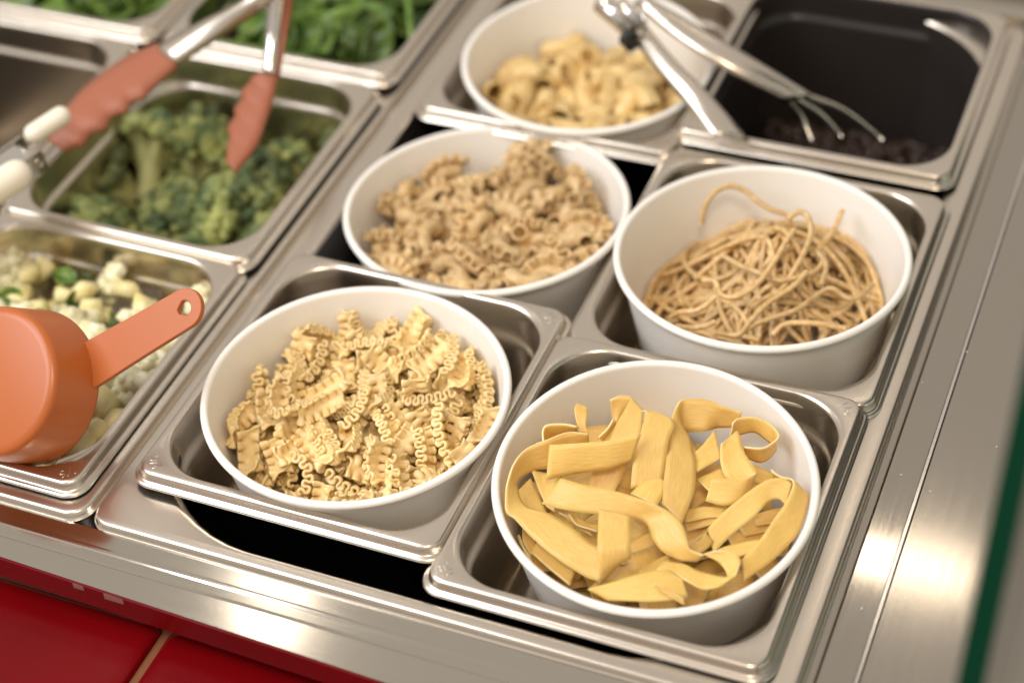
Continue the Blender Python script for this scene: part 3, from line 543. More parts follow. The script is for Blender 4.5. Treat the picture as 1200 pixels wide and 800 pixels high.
def ribbon(rows, bowl_key='pap', mname='pappardelle', t=.85, n=7, wave=0, label='wide flat pasta ribbon lying among others in the front white bowl', seed=0, name='pasta_ribbon'):
    """rows: (px, py, z, px2, py2, z2) - the two edges of the ribbon, station by station, z above the bowl's rim"""
    rnd = random.Random(seed + 11); zc = BOWLS[bowl_key][0][2]
    A, B = [], []
    for a, b, z, c, d, z2 in rows:
        A.append(clamp_in(bowl_key, a, b, z + zc)); B.append(clamp_in(bowl_key, c, d, z2 + zc))
    ns = max(12, (len(rows) - 1) * n + 1); A = spline(A, ns); B = spline(B, ns); nv = 7
    P = np.zeros((ns, nv, 3)); cup = rnd.uniform(-.6, .6)
    for i in range(ns):
        for j in range(nv): v = j / (nv - 1); P[i, j] = A[i] * (1 - v) + B[i] * v
    nn = grid_normals(P); vv = np.linspace(-1, 1, nv)
    f = [rnd.uniform(.5, 1.3) for _ in range(2)]; ph = rnd.uniform(0, 6)
    for i in range(ns): P[i] += nn[i] * (cup * (1 - vv ** 2) + wave * np.sin(f[0] * i * .5 + ph) * vv)[:, None]
    ends = rnd.uniform(-.08, .08)                             # slightly slanted cut ends
    o = link(name, uv_sheet(name, P, t, M[mname])); c0 = P.mean((0, 1))
    tag(o, label, 'pasta', 'pappardelle ribbons in the front bowl'); return o

R_ = ribbon
PIECES = [
 # (rows, label)
 ([(690,508,4,690,527,-6),(668,506,5,668,540,-8),(646,513,5,648,548,-8),(618,525,3,625,551,-7),(601,545,2,609,561,-6),(595,564,0,606,574,-6),(592,585,-2,611,586,-6),(593,600,-4,622,596,-5),(603,608,-5,645,602,-4),(621,627,-5,671,619,-3),(650,652,-6,693,637,-3),(684,674,-8,717,645,-3),(702,681,-9,733,651,-3)],
  'long pasta ribbon looping round the left side of the front bowl'),
 ([(702,684,-11,735,652,-6),(701,665,-3,739,652,-2),(700,640,3,739,640,3),(701,615,5,739,620,5),(702,596,6,739,604,6)], 'short pasta ribbon standing upright near the front of the bowl'),
 ([(644,521,8,640,562,-4),(680,519,9,680,554,-3),(715,516,9,715,549,-2),(751,509,9,739,540,-1)], 'flat pasta ribbon lying across the left half of the bowl'),
 ([(740,465,6,754,480,5),(728,487,4,750,508,3),(713,514,0,741,532,-1),(695,550,-8,731,555,-9),(688,572,-14,719,578,-14)], None),
 ([(715,468,5,717,493,-4),(728,463,6,722,497,-4),(740,465,6,727,492,-4)], None),
 ([(752,481,7,768,482,7),(756,485,7,790,494,6),(749,512,4,784,516,3),(742,540,-2,781,540,-3),(739,572,-9,776,566,-9)], 'broad pasta ribbon sloping towards the middle of the bowl'),
 ([(776,590,-9,799,613,-10),(778,560,-5,814,574,-7),(782,530,-1,815,545,-4),(784,508,3,812,528,-2),(788,487,6,807,512,-1),(796,471,8,799,503,-3),(808,467,8,803,506,-4),(828,468,8,826,505,-3),(850,476,7,842,501,-4),(870,484,5,862,500,-3)], 'large pasta ribbon arching over at the back of the bowl'),
 ([(858,495,3,855,513,-6),(866,490,3,870,508,-6),(882,488,3,886,507,-6),(902,496,2,903,519,-7),(912,507,2,909,527,-7),(908,517,1,902,536,-8),(895,524,1,889,542,-9),(871,524,0,874,535,-9)], 'curled pasta ribbon making an open ring at the back right'),
 ([(801,536,-4,817,553,-6),(818,527,-3,830,545,-5),(838,503,-2,845,537,-4)], None),
 ([(864,504,3,845,520,2),(868,513,2,844,533,0),(873,531,0,845,545,-2),(884,547,-1,850,558,-4),(887,556,-2,862,568,-6),(880,560,-2,858,574,-7)], None),
 ([(887,554,-1,880,573,-7),(872,559,-1,866,587,-8),(850,560,-1,848,592,-8),(834,561,-1,827,587,-8)], None),
 ([(829,619,-8,836,648,-12),(850,598,-4,858,626,-9),(882,572,1,884,605,-5),(900,562,3,900,588,-3),(917,560,3,912,584,-2),(928,566,2,921,592,-4)], 'broad pasta ribbon bent over in an arch at the right side'),
 ([(904,550,3,905,557,-3),(913,558,2,920,570,-6),(927,561,2,946,580,-5),(928,574,1,946,597,-7),(917,594,-1,938,620,-9),(903,614,-3,920,642,-11),(890,633,-5,900,660,-12),(869,656,-8,872,680,-12)], 'pasta ribbon standing along the right wall of the bowl'),
 ([(657,560,5,635,590,-1),(685,568,6,662,597,-1),(720,575,6,698,602,-1),(752,585,6,733,605,-1),(780,597,4,757,613,-2),(797,611,3,765,632,-3),(804,628,1,777,646,-5),(809,643,-2,795,655,-7),(825,650,-3,817,658,-8)], 'long pasta ribbon winding across the middle in an S shape'),
 ([(822,649,-5,838,645,-3),(838,656,-6,858,646,-3),(848,665,-7,867,653,-4),(852,676,-8,866,664,-5),(844,687,-9,858,675,-6),(825,690,-9,836,674,-8),(806,682,-8,815,667,-8),(790,671,-7,798,660,-8),(770,667,-7,778,657,-9)], None),
 ([(688,690,-9,712,703,-12),(720,681,-7,741,704,-10),(752,672,-6,766,704,-9),(782,667,-6,790,702,-9),(800,678,-8,806,698,-10)], 'wide pasta ribbon along the front rim of the bowl'),
 ([(767,683,-3,770,690,-5),(782,691,-5,785,699,-7),(802,701,-7,802,709,-9)], None),
 ([(623,647,-12,631,632,-12),(645,667,-13,656,650,-13),(668,686,-14,674,668,-14)], None),
 ([(612,620,-14,617,606,-14),(613,634,-15,621,622,-15),(622,650,-16,630,640,-16)], None),
 ([(607,575,-14,622,560,-14),(612,590,-15,632,582,-15),(622,606,-17,642,604,-17)], None),
 ([(623,551,-10,657,556,-10),(630,570,-11,649,578,-11),(640,592,-12,650,600,-12)], None),
 ([(739,578,-9,770,594,-9),(752,566,-8,776,580,-8),(767,554,-8,780,566,-8)], None),
 ([(816,562,-9,832,576,-10),(832,554,-9,844,566,-10),(846,549,-9,856,559,-10)], None),
 ([(800,598,-13,804,612,-14),(825,594,-13,826,607,-14),(850,595,-13,847,606,-14)], None),
 ([(802,606,-16,806,622,-17),(822,600,-15,828,616,-16),(842,598,-14,850,612,-15)], None),
 ([(835,646,-12,850,655,-13),(862,637,-11,870,651,-12),(891,632,-10,888,647,-11)], None),
 ([(738,638,-14,741,648,-15),(758,626,-13,764,640,-14),(772,618,-13,778,632,-14)], None),
 ([(748,668,-12,754,676,-13),(766,658,-12,770,668,-13),(784,648,-12,786,660,-13)], None),
 ([(636,517,2,640,530,-8),(637,503,3,641,519,-7),(642,497,4,646,514,-6),(660,497,4,660,511,-6),(676,499,4,676,508,-6)], None),
 ([(676,472,7,688,477,6),(673,480,6,689,485,5),(675,492,4,687,498,3),(678,505,1,690,508,0)], 'small pasta end poking up at the back left'),
 ([(702,512,3,706,517,-1),(711,502,4,714,507,0),(719,491,5,721,496,1)], None),
 ([(655,600,-12,668,612,-14),(672,607,-12,680,620,-14),(690,618,-13,694,628,-15)], None),
 ([(666,602,-10,678,600,-12),(672,611,-10,681,608,-12),(684,618,-11,690,613,-13),(700,622,-12,702,615,-14)], None),
 ([(806,640,-9,818,650,-11),(820,632,-8,828,643,-10),(826,624,-8,836,634,-10)], None),
 ([(744,610,-12,756,620,-13),(752,604,-11,764,613,-12),(762,603,-11,772,608,-12)], None),
 ([(880,604,-14,886,616,-16),(900,598,-12,908,612,-14),(918,594,-11,926,608,-13)], None),
 ([(862,612,-18,872,628,-19),(892,606,-17,902,622,-18),(924,600,-16,930,616,-17)], None),
 ([(850,625,-20,858,640,-21),(880,622,-20,888,638,-21),(910,618,-19,914,634,-20)], None),
 ([(870,540,-16,872,560,-18),(890,548,-16,888,566,-18),(908,556,-16,900,574,-18)], None),
 ([(690,690,-18,700,680,-18),(712,694,-18,722,680,-18),(740,690,-18,744,676,-18)], None),
]
for i, (rows, lab) in enumerate(PIECES):
    ribbon(rows, seed=i, wave=.25, **({'label': lab} if lab else {}))
# the layers underneath
rnd = random.Random(77)
for i in range(34):
    c, R, Q = BOWLS['pap']; zl = -24 - 9 * (i % 3); a = rnd.uniform(0, 6.28); rr = 44 * math.sqrt(rnd.random()); L = rnd.uniform(50, 85); k = rnd.uniform(-.022, .022); th = rnd.uniform(0, 6.28)
    tilt = rnd.uniform(-.5, .5); P = []; p = np.array([rr * math.cos(a), rr * math.sin(a)]); ns = 22; pts = []
    for s in range(ns): pts.append(p.copy()); p = p + np.array([math.cos(th), math.sin(th)]) * L / ns; th += k * L / ns
    pts = np.array(pts); pts += np.array([rr * math.cos(a), rr * math.sin(a)]) - pts.mean(0)
    for s in range(ns):
        d = pts[min(s + 1, ns - 1)] - pts[max(s - 1, 0)]; nrm = np.array([-d[1], d[0]]) / np.linalg.norm(d); row = []
        for j in range(5):
            v = (-1 + j / 2) * 8.2; q = np.array([*(pts[s] + nrm * v * math.cos(tilt)), zl + v * math.sin(tilt) + 3 * math.sin(s * .3 + i)])
            m = bowl_rin(R, -q[2]) - 2; r = math.hypot(q[0], q[1])
            if r > m: q[:2] *= m / r; q[2] += (r - m) * .5
            row.append(c + Q @ q)
        P.append(row)
    o = link('pasta_ribbon', uv_sheet('pasta_ribbon', np.array(P), 1.25, M['pappardelle']))
    tag(o, 'wide flat pasta ribbon lying among others in the front white bowl', 'pasta', 'pappardelle ribbons in the front bowl')

# ------------------------------------------------------------------ spaghetti
def strand(P, r=1.5, label='thin brown spaghetti strand tangled in its white bowl'):
    P = np.asarray(P); rr = np.full(len(P), r); V, F = tube(P, rr, 7)
    o = link('spaghetti_strand', me_of('spaghetti_strand', V, F, M['spaghetti'])); tag(o, label, 'pasta', 'spaghetti strands in the middle bowl'); return o
rnd = random.Random(4)
c, R, Q = BOWLS['spa']
def mound(x, y): return -46 + 38 * math.exp(-((x - 7) ** 2 / (2 * 31 ** 2) + (y - 22) ** 2 / (2 * 34 ** 2))) + 8 * math.exp(-((x - 5) ** 2 + (y - 10) ** 2) / 250)
for i in range(165):
    a = rnd.uniform(0, 6.28); rr = 56 * math.sqrt(rnd.random()); x, y = rr * math.cos(a) + 3, rr * math.sin(a) + 6
    L = rnd.uniform(60, 140); n = int(L / 2.4); th = rnd.gauss(.35, .9) + (math.pi if rnd.random() < .5 else 0); k = rnd.gauss(0, .022); off = -15 + 17 * (i / 165) + rnd.uniform(-1, 1); pts = []
    p1, p2, f1_, f2_ = rnd.uniform(0, 6), rnd.uniform(0, 6), rnd.uniform(.04, .1), rnd.uniform(.08, .16)
    lift = rnd.uniform(0, 2.5)
    for s in range(n):
        r = math.hypot(x, y); z = mound(x, y) + off + lift * math.sin(s * .12 + p1) + 1.3 * math.sin(s * f2_ * 2 + p2)
        m = bowl_rin(R, max(0, -z)) - 2.2
        if r > m:
            x *= m / r; y *= m / r; ta = math.atan2(y, x) + math.pi / 2; d = math.cos(th - ta); th = ta if d > 0 else ta + math.pi; th += .12 if d > 0 else -.12
        pts.append(c + Q @ np.array([x, y, z])); kk = k + .017 * math.sin(s * f1_ * 2.4 + p1); th += kk * 2.4; x += 2.4 * math.cos(th); y += 2.4 * math.sin(th)
    strand(spline(pts, len(pts)))
def strand_px(rows, label=None, r=1.5):
    P = spline([clamp_in('spa', px, py, z + c[2]) for px, py, z in rows], 40); strand(P, r, *([label] if label else []))
strand_px([(822,262,-20),(826,243,-10),(838,225,-2),(856,218,0),(874,224,-2),(888,236,-5),(905,246,-8),(925,252,-10)], 'spaghetti strand looping up against the back of the bowl')
strand_px([(786,372,-22),(796,366,-16),(815,364,-12),(828,357,-9),(838,348,-7)], 'pale spaghetti strand end pointing right near the front left')
strand_px([(793,382,-20),(812,384,-14),(826,382,-11),(838,377,-10)], 'short pale spaghetti end lowest at the front of the bowl')
strand_px([(930,268,-6),(925,256,0),(938,248,3),(948,256,4),(950,275,2),(940,300,-2),(925,325,-8),(915,340,-12),(895,350,-14),(878,362,-16)])
strand_px([(823,328,-10),(838,330,-8),(845,345,-9),(862,348,-8),(885,335,-6),(905,310,-2),(920,285,2),(930,270,3)])
strand_px([(848,300,-12),(865,310,-8),(885,318,-8),(910,328,-8),(935,325,-7),(958,316,-7),(965,300,-6),(955,292,-5)])
strand_px([(862,395,-22),(885,380,-18),(912,370,-15),(935,362,-13),(958,345,-12),(975,338,-10),(995,350,-13),(1010,345,-13),(1023,333,-14)])
strand_px([(905,392,-24),(918,380,-20),(940,378,-18),(965,380,-19),(990,385,-22)])
strand_px([(840,390,-22),(865,392,-20),(880,375,-16),(900,355,-12),(930,335,-7),(945,318,-4)])
strand_px([(955,292,-4),(968,310,-6),(962,335,-9)])
strand_px([(950,300,-16),(968,282,-12),(981,262,-9),(987,246,-6)])

# ------------------------------------------------------------------ vegetables in the pans on the left
def set_floret(o, p, up, spin):
    o.location = [c * S for c in p]; o.rotation_mode = 'QUATERNION'
    o.rotation_quaternion = quat_to(up) @ Quaternion((0, 0, 1), spin)
rnd = random.Random(21)
def florets(n, area, zc, hm, sm, R, name, label, cat, group, seeds, tiltv=1.2, dm=1.35):
    protos = [floret_meshes(s, hm, sm, R, *((64, (.13, .21)) if hm is M['broccoli'] else (15, (.34, .48)))) for s in seeds]; x0, y0, x1, y1 = area; pts = []
    tries = 0
    while len(pts) < n and tries < 4000:
        tries += 1; lay = 0 if len(pts) < n * .5 else 1
        p = np.array([rnd.uniform(x0, x1), rnd.uniform(y0, y1), zc + lay * R * .9 + rnd.uniform(-3, 3)])
        if all(np.linalg.norm(p - q) > R * dm for q in pts): pts.append(p)
    for i, p in enumerate(pts):
        k = i % len(seeds); o = empty(name); tag(o, label, cat, group)
        up = (rnd.gauss(0, tiltv), rnd.gauss(-.4, tiltv), rnd.uniform(.3, 1.2)); set_floret(o, p, up, rnd.uniform(0, 6.28)); f = rnd.uniform(.8, 1.15); o.scale = (f, f, f)
        link('head', protos[k][0], o); link('stalk', protos[k][1], o)
florets(16, (-144, 204, -30, 330), -64, M['broccoli'], M['stalk'], 26, 'broccoli_floret', 'dark green broccoli floret lying in the deep steel pan', 'broccoli', 'broccoli florets in the pan', (3, 8, 15))
bh, bs = floret_meshes(27, M['broccoli'], M['stalk'], 28)
for px, py, z, up, lab in ((178, 168, -30, (-.25, .75, .55), 'large broccoli floret showing its pale stalk'), (240, 180, -34, (.3, .5, .8), None), (128, 215, -44, (-.7, -.2, .6), None), (212, 262, -40, (.2, -.7, .7), 'yellowish broccoli floret nearest the front of its pan'), (300, 215, -40, (.6, .1, .8), None), (283, 250, -40, (.3, -.4, .8), None)):
    o = empty('broccoli_floret'); set_floret(o, un(px, py, z), up, rnd.uniform(0, 6)); link('head', bh, o); link('stalk', bs, o)
    tag(o, lab or 'dark green broccoli floret lying in the deep steel pan', 'broccoli', 'broccoli florets in the pan')
florets(24, (-158, 88, -20, 172), -27, M['cauli'], M['cauli'], 13, 'cauliflower_floret', 'pale cauliflower floret behind the terracotta cup', 'cauliflower', 'cauliflower florets in the pan', (5, 12), dm=1.05)
florets(16, (-158, 22, -22, 92), -34, M['cauli'], M['cauli'], 12, 'cauliflower_floret', 'pale cauliflower floret underneath the terracotta cup', 'cauliflower', 'cauliflower florets in the pan', (5, 12))
cm = [chunk_mesh(s) for s in range(6)]
def chunk(p, k, rot, label='pale yellow vegetable chunk in the pan under the terracotta cup'):
    o = link('vegetable_chunk', cm[k % 6], None, p); f = .72 if p[1] > 80 else 1; o.scale = (f, f, f); o.rotation_euler = rot; tag(o, label, 'vegetable', 'vegetable chunks in the pan'); return o
for i in range(34):
    chunk((rnd.uniform(-155, -24), rnd.uniform(24, 110), -32 + 16 * (i > 16) + rnd.uniform(-4, 4)), i, [rnd.uniform(0, 6.28) for _ in range(3)])
for i in range(34):
    chunk((rnd.uniform(-155, -24), rnd.uniform(80, 164), -24 + 12 * (i > 16) + rnd.uniform(-4, 4)), i, [rnd.uniform(0, 6.28) for _ in range(3)])
for i, (px, py, z) in enumerate([(52, 541, -3), (90, 529, -4), (106, 508, -4), (20, 552, -6), (116, 478, -10), (88, 545, -14), (132, 440, -14)]):
    chunk(un(px, py, z), i + 1, [rnd.uniform(-.6, .6), rnd.uniform(-.6, .6), rnd.uniform(0, 6.28)], ['pale yellow chunk wedged in the front corner of the pan', 'pale yellow chunk beside the cup near the pan corner', 'pale yellow chunk against the right wall of the pan', None][min(i, 3)] or 'pale yellow vegetable chunk in the pan under the terracotta cup')

def leaf_mesh(seed):
    r_ = random.Random(seed); nu, nv = 15, 11; L, Wd = r_.uniform(36, 52), r_.uniform(24, 38); P = np.zeros((nu, nv, 3)); k1, k2 = r_.uniform(-1.3, 1.6), r_.uniform(.4, 1.4); ph = r_.uniform(0, 6)
    for i in range(nu):
        u = i / (nu - 1); wd = Wd * (math.sin(math.pi * min(1, .08 + .9 * u)) ** .6)
        for j in range(nv):
            v = -1 + 2 * j / (nv - 1)
            P[i, j] = (L * (u - .5), wd / 2 * v, k1 * 10 * (u - .5) ** 2 * 4 / 2 + k2 * 7 * v * v + 2.4 * abs(v) * math.sin(9 * u + ph + 2 * v) + 1.2 * math.sin(14 * u + 6 * v))
    V, F = sheet(P, .7); return me_of('green_leaf', V, F, M['leaf'])
lm = [leaf_mesh(s) for s in range(7)]
for i in range(30):
    o = link('vegetable_scrap', lm[i % 7], None, (rnd.uniform(-150, -26), rnd.uniform(70, 166), rnd.uniform(-24, -8))); o.scale = (.32, .32, .32)
    o.rotation_euler = (rnd.gauss(0, .7), rnd.gauss(0, .7), rnd.uniform(0, 6.28)); tag(o, 'small green leaf scrap among the pale vegetables', 'leaf', 'green scraps among the vegetables')
def leaves(n, area, z0, z1, label):
    for i in range(n):
        o = link('green_leaf', lm[i % 7], None, (rnd.uniform(area[0], area[2]), rnd.uniform(area[1], area[3]), z0 + (z1 - z0) * i / n))
        o.rotation_euler = (rnd.gauss(0, .6), rnd.gauss(0, .6), rnd.uniform(0, 6.28)); tag(o, label, 'leaf', 'green leaves in the rear pans')
leaves(75, (-136, 388, -34, 500), -40, -2, 'curled green leaf in the pan next to the pasta elbows')
leaves(60, (-300, 388, -200, 500), -40, -2, 'curled green leaf in the rearmost pan at the left')
o = obj('leaf_stem', *tube(spline([un(478, -6, 4), un(480, 25, 8), un(484, 62, -6)], 12), 2.2, 8), M['leaf']); tag(o, 'pale green stem standing up among the leaves', 'stem')

# ------------------------------------------------------------------ black beans
def bean_pile():
    parts = []; r_ = random.Random(9); x0, y0 = 165.6, 359.5
    bean = lumpy(1.0, 2, 1, .04); bv = np.array(bean[0])
    for i in range(1150):
        x, y = r_.uniform(22, 140), r_.uniform(22, 154)
        z = -92 + 26 * math.exp(-((x - 132) ** 2 + (y - 32) ** 2) / 900) + 6 * math.exp(-((x - 70) ** 2 + (y - 90) ** 2) / 2500) + r_.uniform(0, 6)
        m = np.array(Quaternion([r_.gauss(0, 1) for _ in range(4)]).normalized().to_matrix()); s = r_.uniform(.85, 1.15)
        parts.append(((bv * np.array([6, 4, 3.4]) * s) @ m.T + np.array([x0 + x, y0 + y, z + 2]), bean[1]))
    return join(parts)
o = obj('black_beans', *bean_pile(), M['bean']); tag(o, 'black beans left in the deep dark pan', 'beans', kind='stuff')

# ------------------------------------------------------------------ terracotta measuring cup, upside down on the vegetables
vd = ray(-10, 450); N = .81 * (-vd) + .59 * (-RX * .98 + UX * .14); N /= np.linalg.norm(N)
disk = un(-9, 447, 46); CUPD = 30.0; rimc = disk - N * CUPD
cup = empty('measuring_cup', rimc); tag(cup, 'terracotta plastic measuring cup lying upside down on the vegetables', 'measuring cup')
q = quat_to(N); cup.rotation_mode = 'QUATERNION'; cup.rotation_quaternion = q
P = [(.05, CUPD), (31, CUPD), (33.5, CUPD - .4), (35.2, CUPD - 1.6), (36, CUPD - 3.5), (37.8, 0), (38, -.8), (37.4, -1), (35.8, -.6), (35.4, 0), (33.5, CUPD - 4), (31, CUPD - 2), (.05, CUPD - 2)]
V, F = lathe(P, 72); obj('cup', V, F, M['terracotta'], cup)
Qi = np.array(q.to_matrix()).T
def on_plane(px, py, off=0.0):
    d = ray(px, py); t = ((rimc + N * off - CAM) @ N) / (d @ N); return Qi @ (CAM + d * t - rimc)
ha, hb = on_plane(101, 432, 1), on_plane(219, 362, 1)
dirh = hb - ha; Lh = np.linalg.norm(dirh[:2]); ang = math.atan2(dirh[1], dirh[0])
out, hole = [], []
r1, r2 = 11.5, 9.6
for k in range(25):
    a = -math.pi / 2 + math.pi * k / 24; out.append((Lh + r2 * math.cos(a), r2 * math.sin(a)))
out += [(Lh * .5, 10.4), (0, r1), (-9, r1 + .5), (-9, -r1 - .5), (0, -r1), (Lh * .5, -10.4)]
no = len(out)
for k in range(no):
    a = math.atan2(out[k][1], out[k][0] - Lh); hole.append((Lh + 3.7 * math.cos(a), 3.7 * math.sin(a)))
V, F = [], []
for zz in (3.2, 0.0):
    V += [(x, y, zz) for x, y in out] + [(x, y, zz) for x, y in hole]
for k in range(no):
    l = (k + 1) % no
    F += [(k, l, no + l, no + k), (2 * no + l, 2 * no + k, 3 * no + k, 3 * no + l), (l, k, 2 * no + k, 2 * no + l), (no + k, no + l, 3 * no + l, 3 * no + k)]
h = obj('handle', V, F, M['terracotta'], cup, smooth=False); h.location = [ha[0] * S, ha[1] * S, .2 * S]; h.rotation_euler = (0, 0, ang)
bv_ = h.modifiers.new('edge', 'BEVEL'); bv_.width = .0007; bv_.segments = 2; bv_.limit_method = 'ANGLE'

# ------------------------------------------------------------------ tongs
def strip(name, rows, t, m, parent=None, n=8, cup_=0.0, nv=5):
    A = spline([un(a, b, z) for a, b, z, *_ in rows], (len(rows) - 1) * n + 1); B = spline([un(r[3], r[4], r[5]) for r in rows], (len(rows) - 1) * n + 1)
    P = np.stack([A * (1 - v) + B * v for v in np.linspace(0, 1, nv)], 1); nn = grid_normals(P); vv = np.linspace(-1, 1, nv)
    P = P + nn * (cup_ * (1 - vv ** 2))[None, :, None]
    V, F = sheet(P, t); o = obj(name, V, F, m, parent); return o
tg = empty('serving_tongs', un(318, -60, 95)); tag(tg, 'steel tongs with terracotta tips propped over the broccoli pan', 'tongs')
off = -np.array(tg.location) / S
def under(o, root):
    o.parent = root; o.location = [-c for c in root.location]; return o
a1 = under(strip('arm', [(314, -34, 92, 330, -26, 90), (284, 0, 80, 316, 4, 78), (232, 28, 62, 262, 42, 60), (184, 55, 46, 207, 78, 43)], 1.6, M['steel'], cup_=3.0), tg)
rows = []
for k in range(25):
    t = k / 24; ux, uy = spline([(186, 52), (150, 68), (105, 100), (72, 136), (55, 163)], 25)[k]; lx, ly = spline([(208, 78), (168, 112), (140, 134), (108, 160), (80, 180)], 25)[k]
    sc_ = 2.6 * math.sin(t * 5.0 * 2 * math.pi) if t > .2 else 0
    rows.append((ux, uy, 46 - 22 * t, lx + .6 * sc_, ly + .8 * sc_, 43 - 24 * t))
rows[-1] = (60, 168, 23, 76, 178, 19)
t1 = under(strip('tip', rows, 3.0, M['silicone'], n=2, cup_=1.8), tg)
a2 = under(strip('arm', [(318, -34, 92, 336, -34, 92), (313, 0, 76, 334, 0, 74), (312, 40, 58, 328, 42, 56), (309, 86, 42, 323, 88, 40)], 1.6, M['polished'], cup_=2.2), tg)
in_ = under(strip('inner_grip', [(334, -30, 88, 345, -30, 88), (331, 0, 74, 343, 0, 73), (327, 40, 56, 336, 42, 55), (321, 88, 39, 328, 90, 38)], 2.5, M['silicone']), tg)
rows = []
for k in range(25):
    t = k / 24; ux, uy = spline([(308, 84), (292, 98), (281, 122), (271, 150), (267, 192)], 25)[k]; lx, ly = spline([(326, 86), (321, 112), (312, 142), (300, 172), (276, 203)], 25)[k]
    sc_ = 2.4 * math.sin(t * 5.0 * 2 * math.pi) if t < .85 else 0
    rows.append((ux + sc_, uy - .4 * sc_, 41 - 24 * t, lx, ly, 39 - 24 * t))
t2 = under(strip('tip', rows, 3.0, M['silicone'], n=2, cup_=1.5), tg)

# cream handled tongs reaching in from the left
ct = empty('cream_handled_tongs', un(20, 192, 40)); tag(ct, 'tongs with cream plastic grips reaching in at the left edge', 'tongs')
g0_, g1_ = un(-60, 250, 38), un(74, 134, 52); ax = (g1_ - g0_) / np.linalg.norm(g1_ - g0_)
side = np.cross(ax, (0, 0, 1)); side /= np.linalg.norm(side); upv = np.cross(side, ax)
def local(p): return np.asarray(p) - np.array(ct.location) / S
def capsule(c0, c1, r, fl=1.0, n=20):
    c0, c1 = np.asarray(c0), np.asarray(c1); m = 17; P_, R_r = [], []
    for k in range(m):
        t = k / (m - 1); e = min(t, 1 - t) * 2; tt = .5 - .5 * math.cos(math.pi * t); P_.append(c0 + (c1 - c0) * tt)
        d = min(tt, 1 - tt) * np.linalg.norm(c1 - c0); R_r.append(max(.15, r * math.sqrt(max(0, 1 - max(0, 1 - d / r) ** 2))))
    return tube(P_, R_r, n)
V, F = capsule(un(30, 163, 45), un(81, 130, 50), 5.6); obj('grip', [local(v) for v in V], F, M['cream'], ct)
V, F = capsule(un(-70, 262, 46), un(34, 196, 49), 8.4); obj('grip', [local(v) for v in V], F, M['cream'], ct)
parts = []
e1 = un(44, 187, 44); 
def beam(c0, c1, w0, h0):
    d = (c1 - c0) / np.linalg.norm(c1 - c0); s = np.cross(d, (0, 0, 1)); s /= np.linalg.norm(s); u_ = np.cross(s, d); V = []
    for c in (c0, c1):
        for a, b in ((-1, -1), (1, -1), (1, 1), (-1, 1)): V.append(c + s * a * w0 / 2 + u_ * b * h0 / 2)
    return V, [(0, 1, 2, 3), (7, 6, 5, 4), (0, 4, 5, 1), (1, 5, 6, 2), (2, 6, 7, 3), (3, 7, 4, 0)]
b0, b1 = un(-75, 258, 37), un(34, 183, 44); s_ = np.cross((b1 - b0) / np.linalg.norm(b1 - b0), (0, 0, 1)); s_ /= np.linalg.norm(s_)
for sgn, nm in ((1, 'channel_wall'), (-1, 'channel_wall')):
    V, F = beam(b0 + s_ * sgn * 9.2, b1 + s_ * sgn * 9.2 + ax * 4, 1.4, 13); o = obj(nm, [local(v) for v in V], F, M['polished'], ct, smooth=False)
V, F = beam(b0 + np.array([0, 0, -5.8]), b1 + np.array([0, 0, -5.8]) + ax * 4, 17, 1.4); obj('channel_floor', [local(v) for v in V], F, M['polished'], ct, smooth=False)
V, F = beam(b0 + np.array([0, 0, 5.2]), b1 + np.array([0, 0, 5.2]) - ax * 3, 17, 1.4); obj('channel_top', [local(v) for v in V], F, M['polished'], ct, smooth=False)
V, F = tube([b1 + s_ * -11, b1 + s_ * 11], 1.8, 12); obj('hinge_pin', [local(v) for v in V], F, M['polished'], ct)

# steel tongs resting in the pan of black beans
st = empty('steel_tongs', un(725, 20, 38)); tag(st, 'plain steel locking tongs lying open over the pan of black beans', 'tongs')
under(strip('arm', [(737, 38, 40, 757, 30, 44), (764, 76, 34, 792, 72, 37), (800, 118, 27, 832, 112, 30), (836, 160, 20, 878, 166, 14)], 1.5, M['steel'], cup_=1.8), st)
under(strip('arm', [(742, 6, 42, 758, -4, 46), (790, 44, 36, 806, 24, 40), (850, 82, 26, 870, 62, 30), (918, 120, 8, 952, 112, 10)], 1.5, M['steel'], cup_=1.6), st)
for (a, b, c_) in (((922, 117, 8), (940, 138, -4), (952, 166, -14)), ((932, 115, 8), (962, 134, -2), (986, 160, -14)), ((944, 112, 9), (990, 130, 0), (1034, 164, -16))):
    V, F = tube(spline([un(*a), un(*b), un(*c_)], 14), np.linspace(2.0, 1.2, 14), 8); under(obj('tine', V, F, M['steel']), st)
V, F = tube([un(706, 4, 44), un(745, 38, 40)], [6.5, 6.5], 20); under(obj('hinge', V, F, M['polished']), st)
V, F = tube([un(728, 6, 50), un(752, 30, 46)], [4, 4], 14); under(obj('spring', V, F, M['polished']), st)
V, F = tube([un(735, 44, 40), un(742, 50, 40)], [5.6, 5.6], 16); under(obj('hinge_gap', V, F, M['black']), st)
V, F = tube(spline([un(750, -10, 60), un(754, 18, 56), un(757, 36, 48), un(750, 44, 42), un(741, 46, 40), un(733, 52, 34), un(740, 62, 30)], 30), 1.1, 8); under(obj('locking_ring', V, F, M['polished']), st)

# ------------------------------------------------------------------ scraps of a torn label on the nose of the counter
for i, (a, b) in enumerate((((124, 703), (180, 718)), ((92, 686), (103, 691)))):
    p0, p1 = un(*a, CZ - 7), un(*b, CZ - 7); yn = -31.6 - .03 * (p0[0] - 60)
    V, F = box(p0[0], yn - .3, CZ - (5.6 if i == 0 else 4.8), p1[0], yn + .5, CZ - 2.0); o = obj('torn_sticker', V, F, M['paper'], smooth=False); tag(o, ['longer scrap of torn sticker on the counter nose', 'tiny scrap of torn sticker on the counter nose'][i], 'sticker')

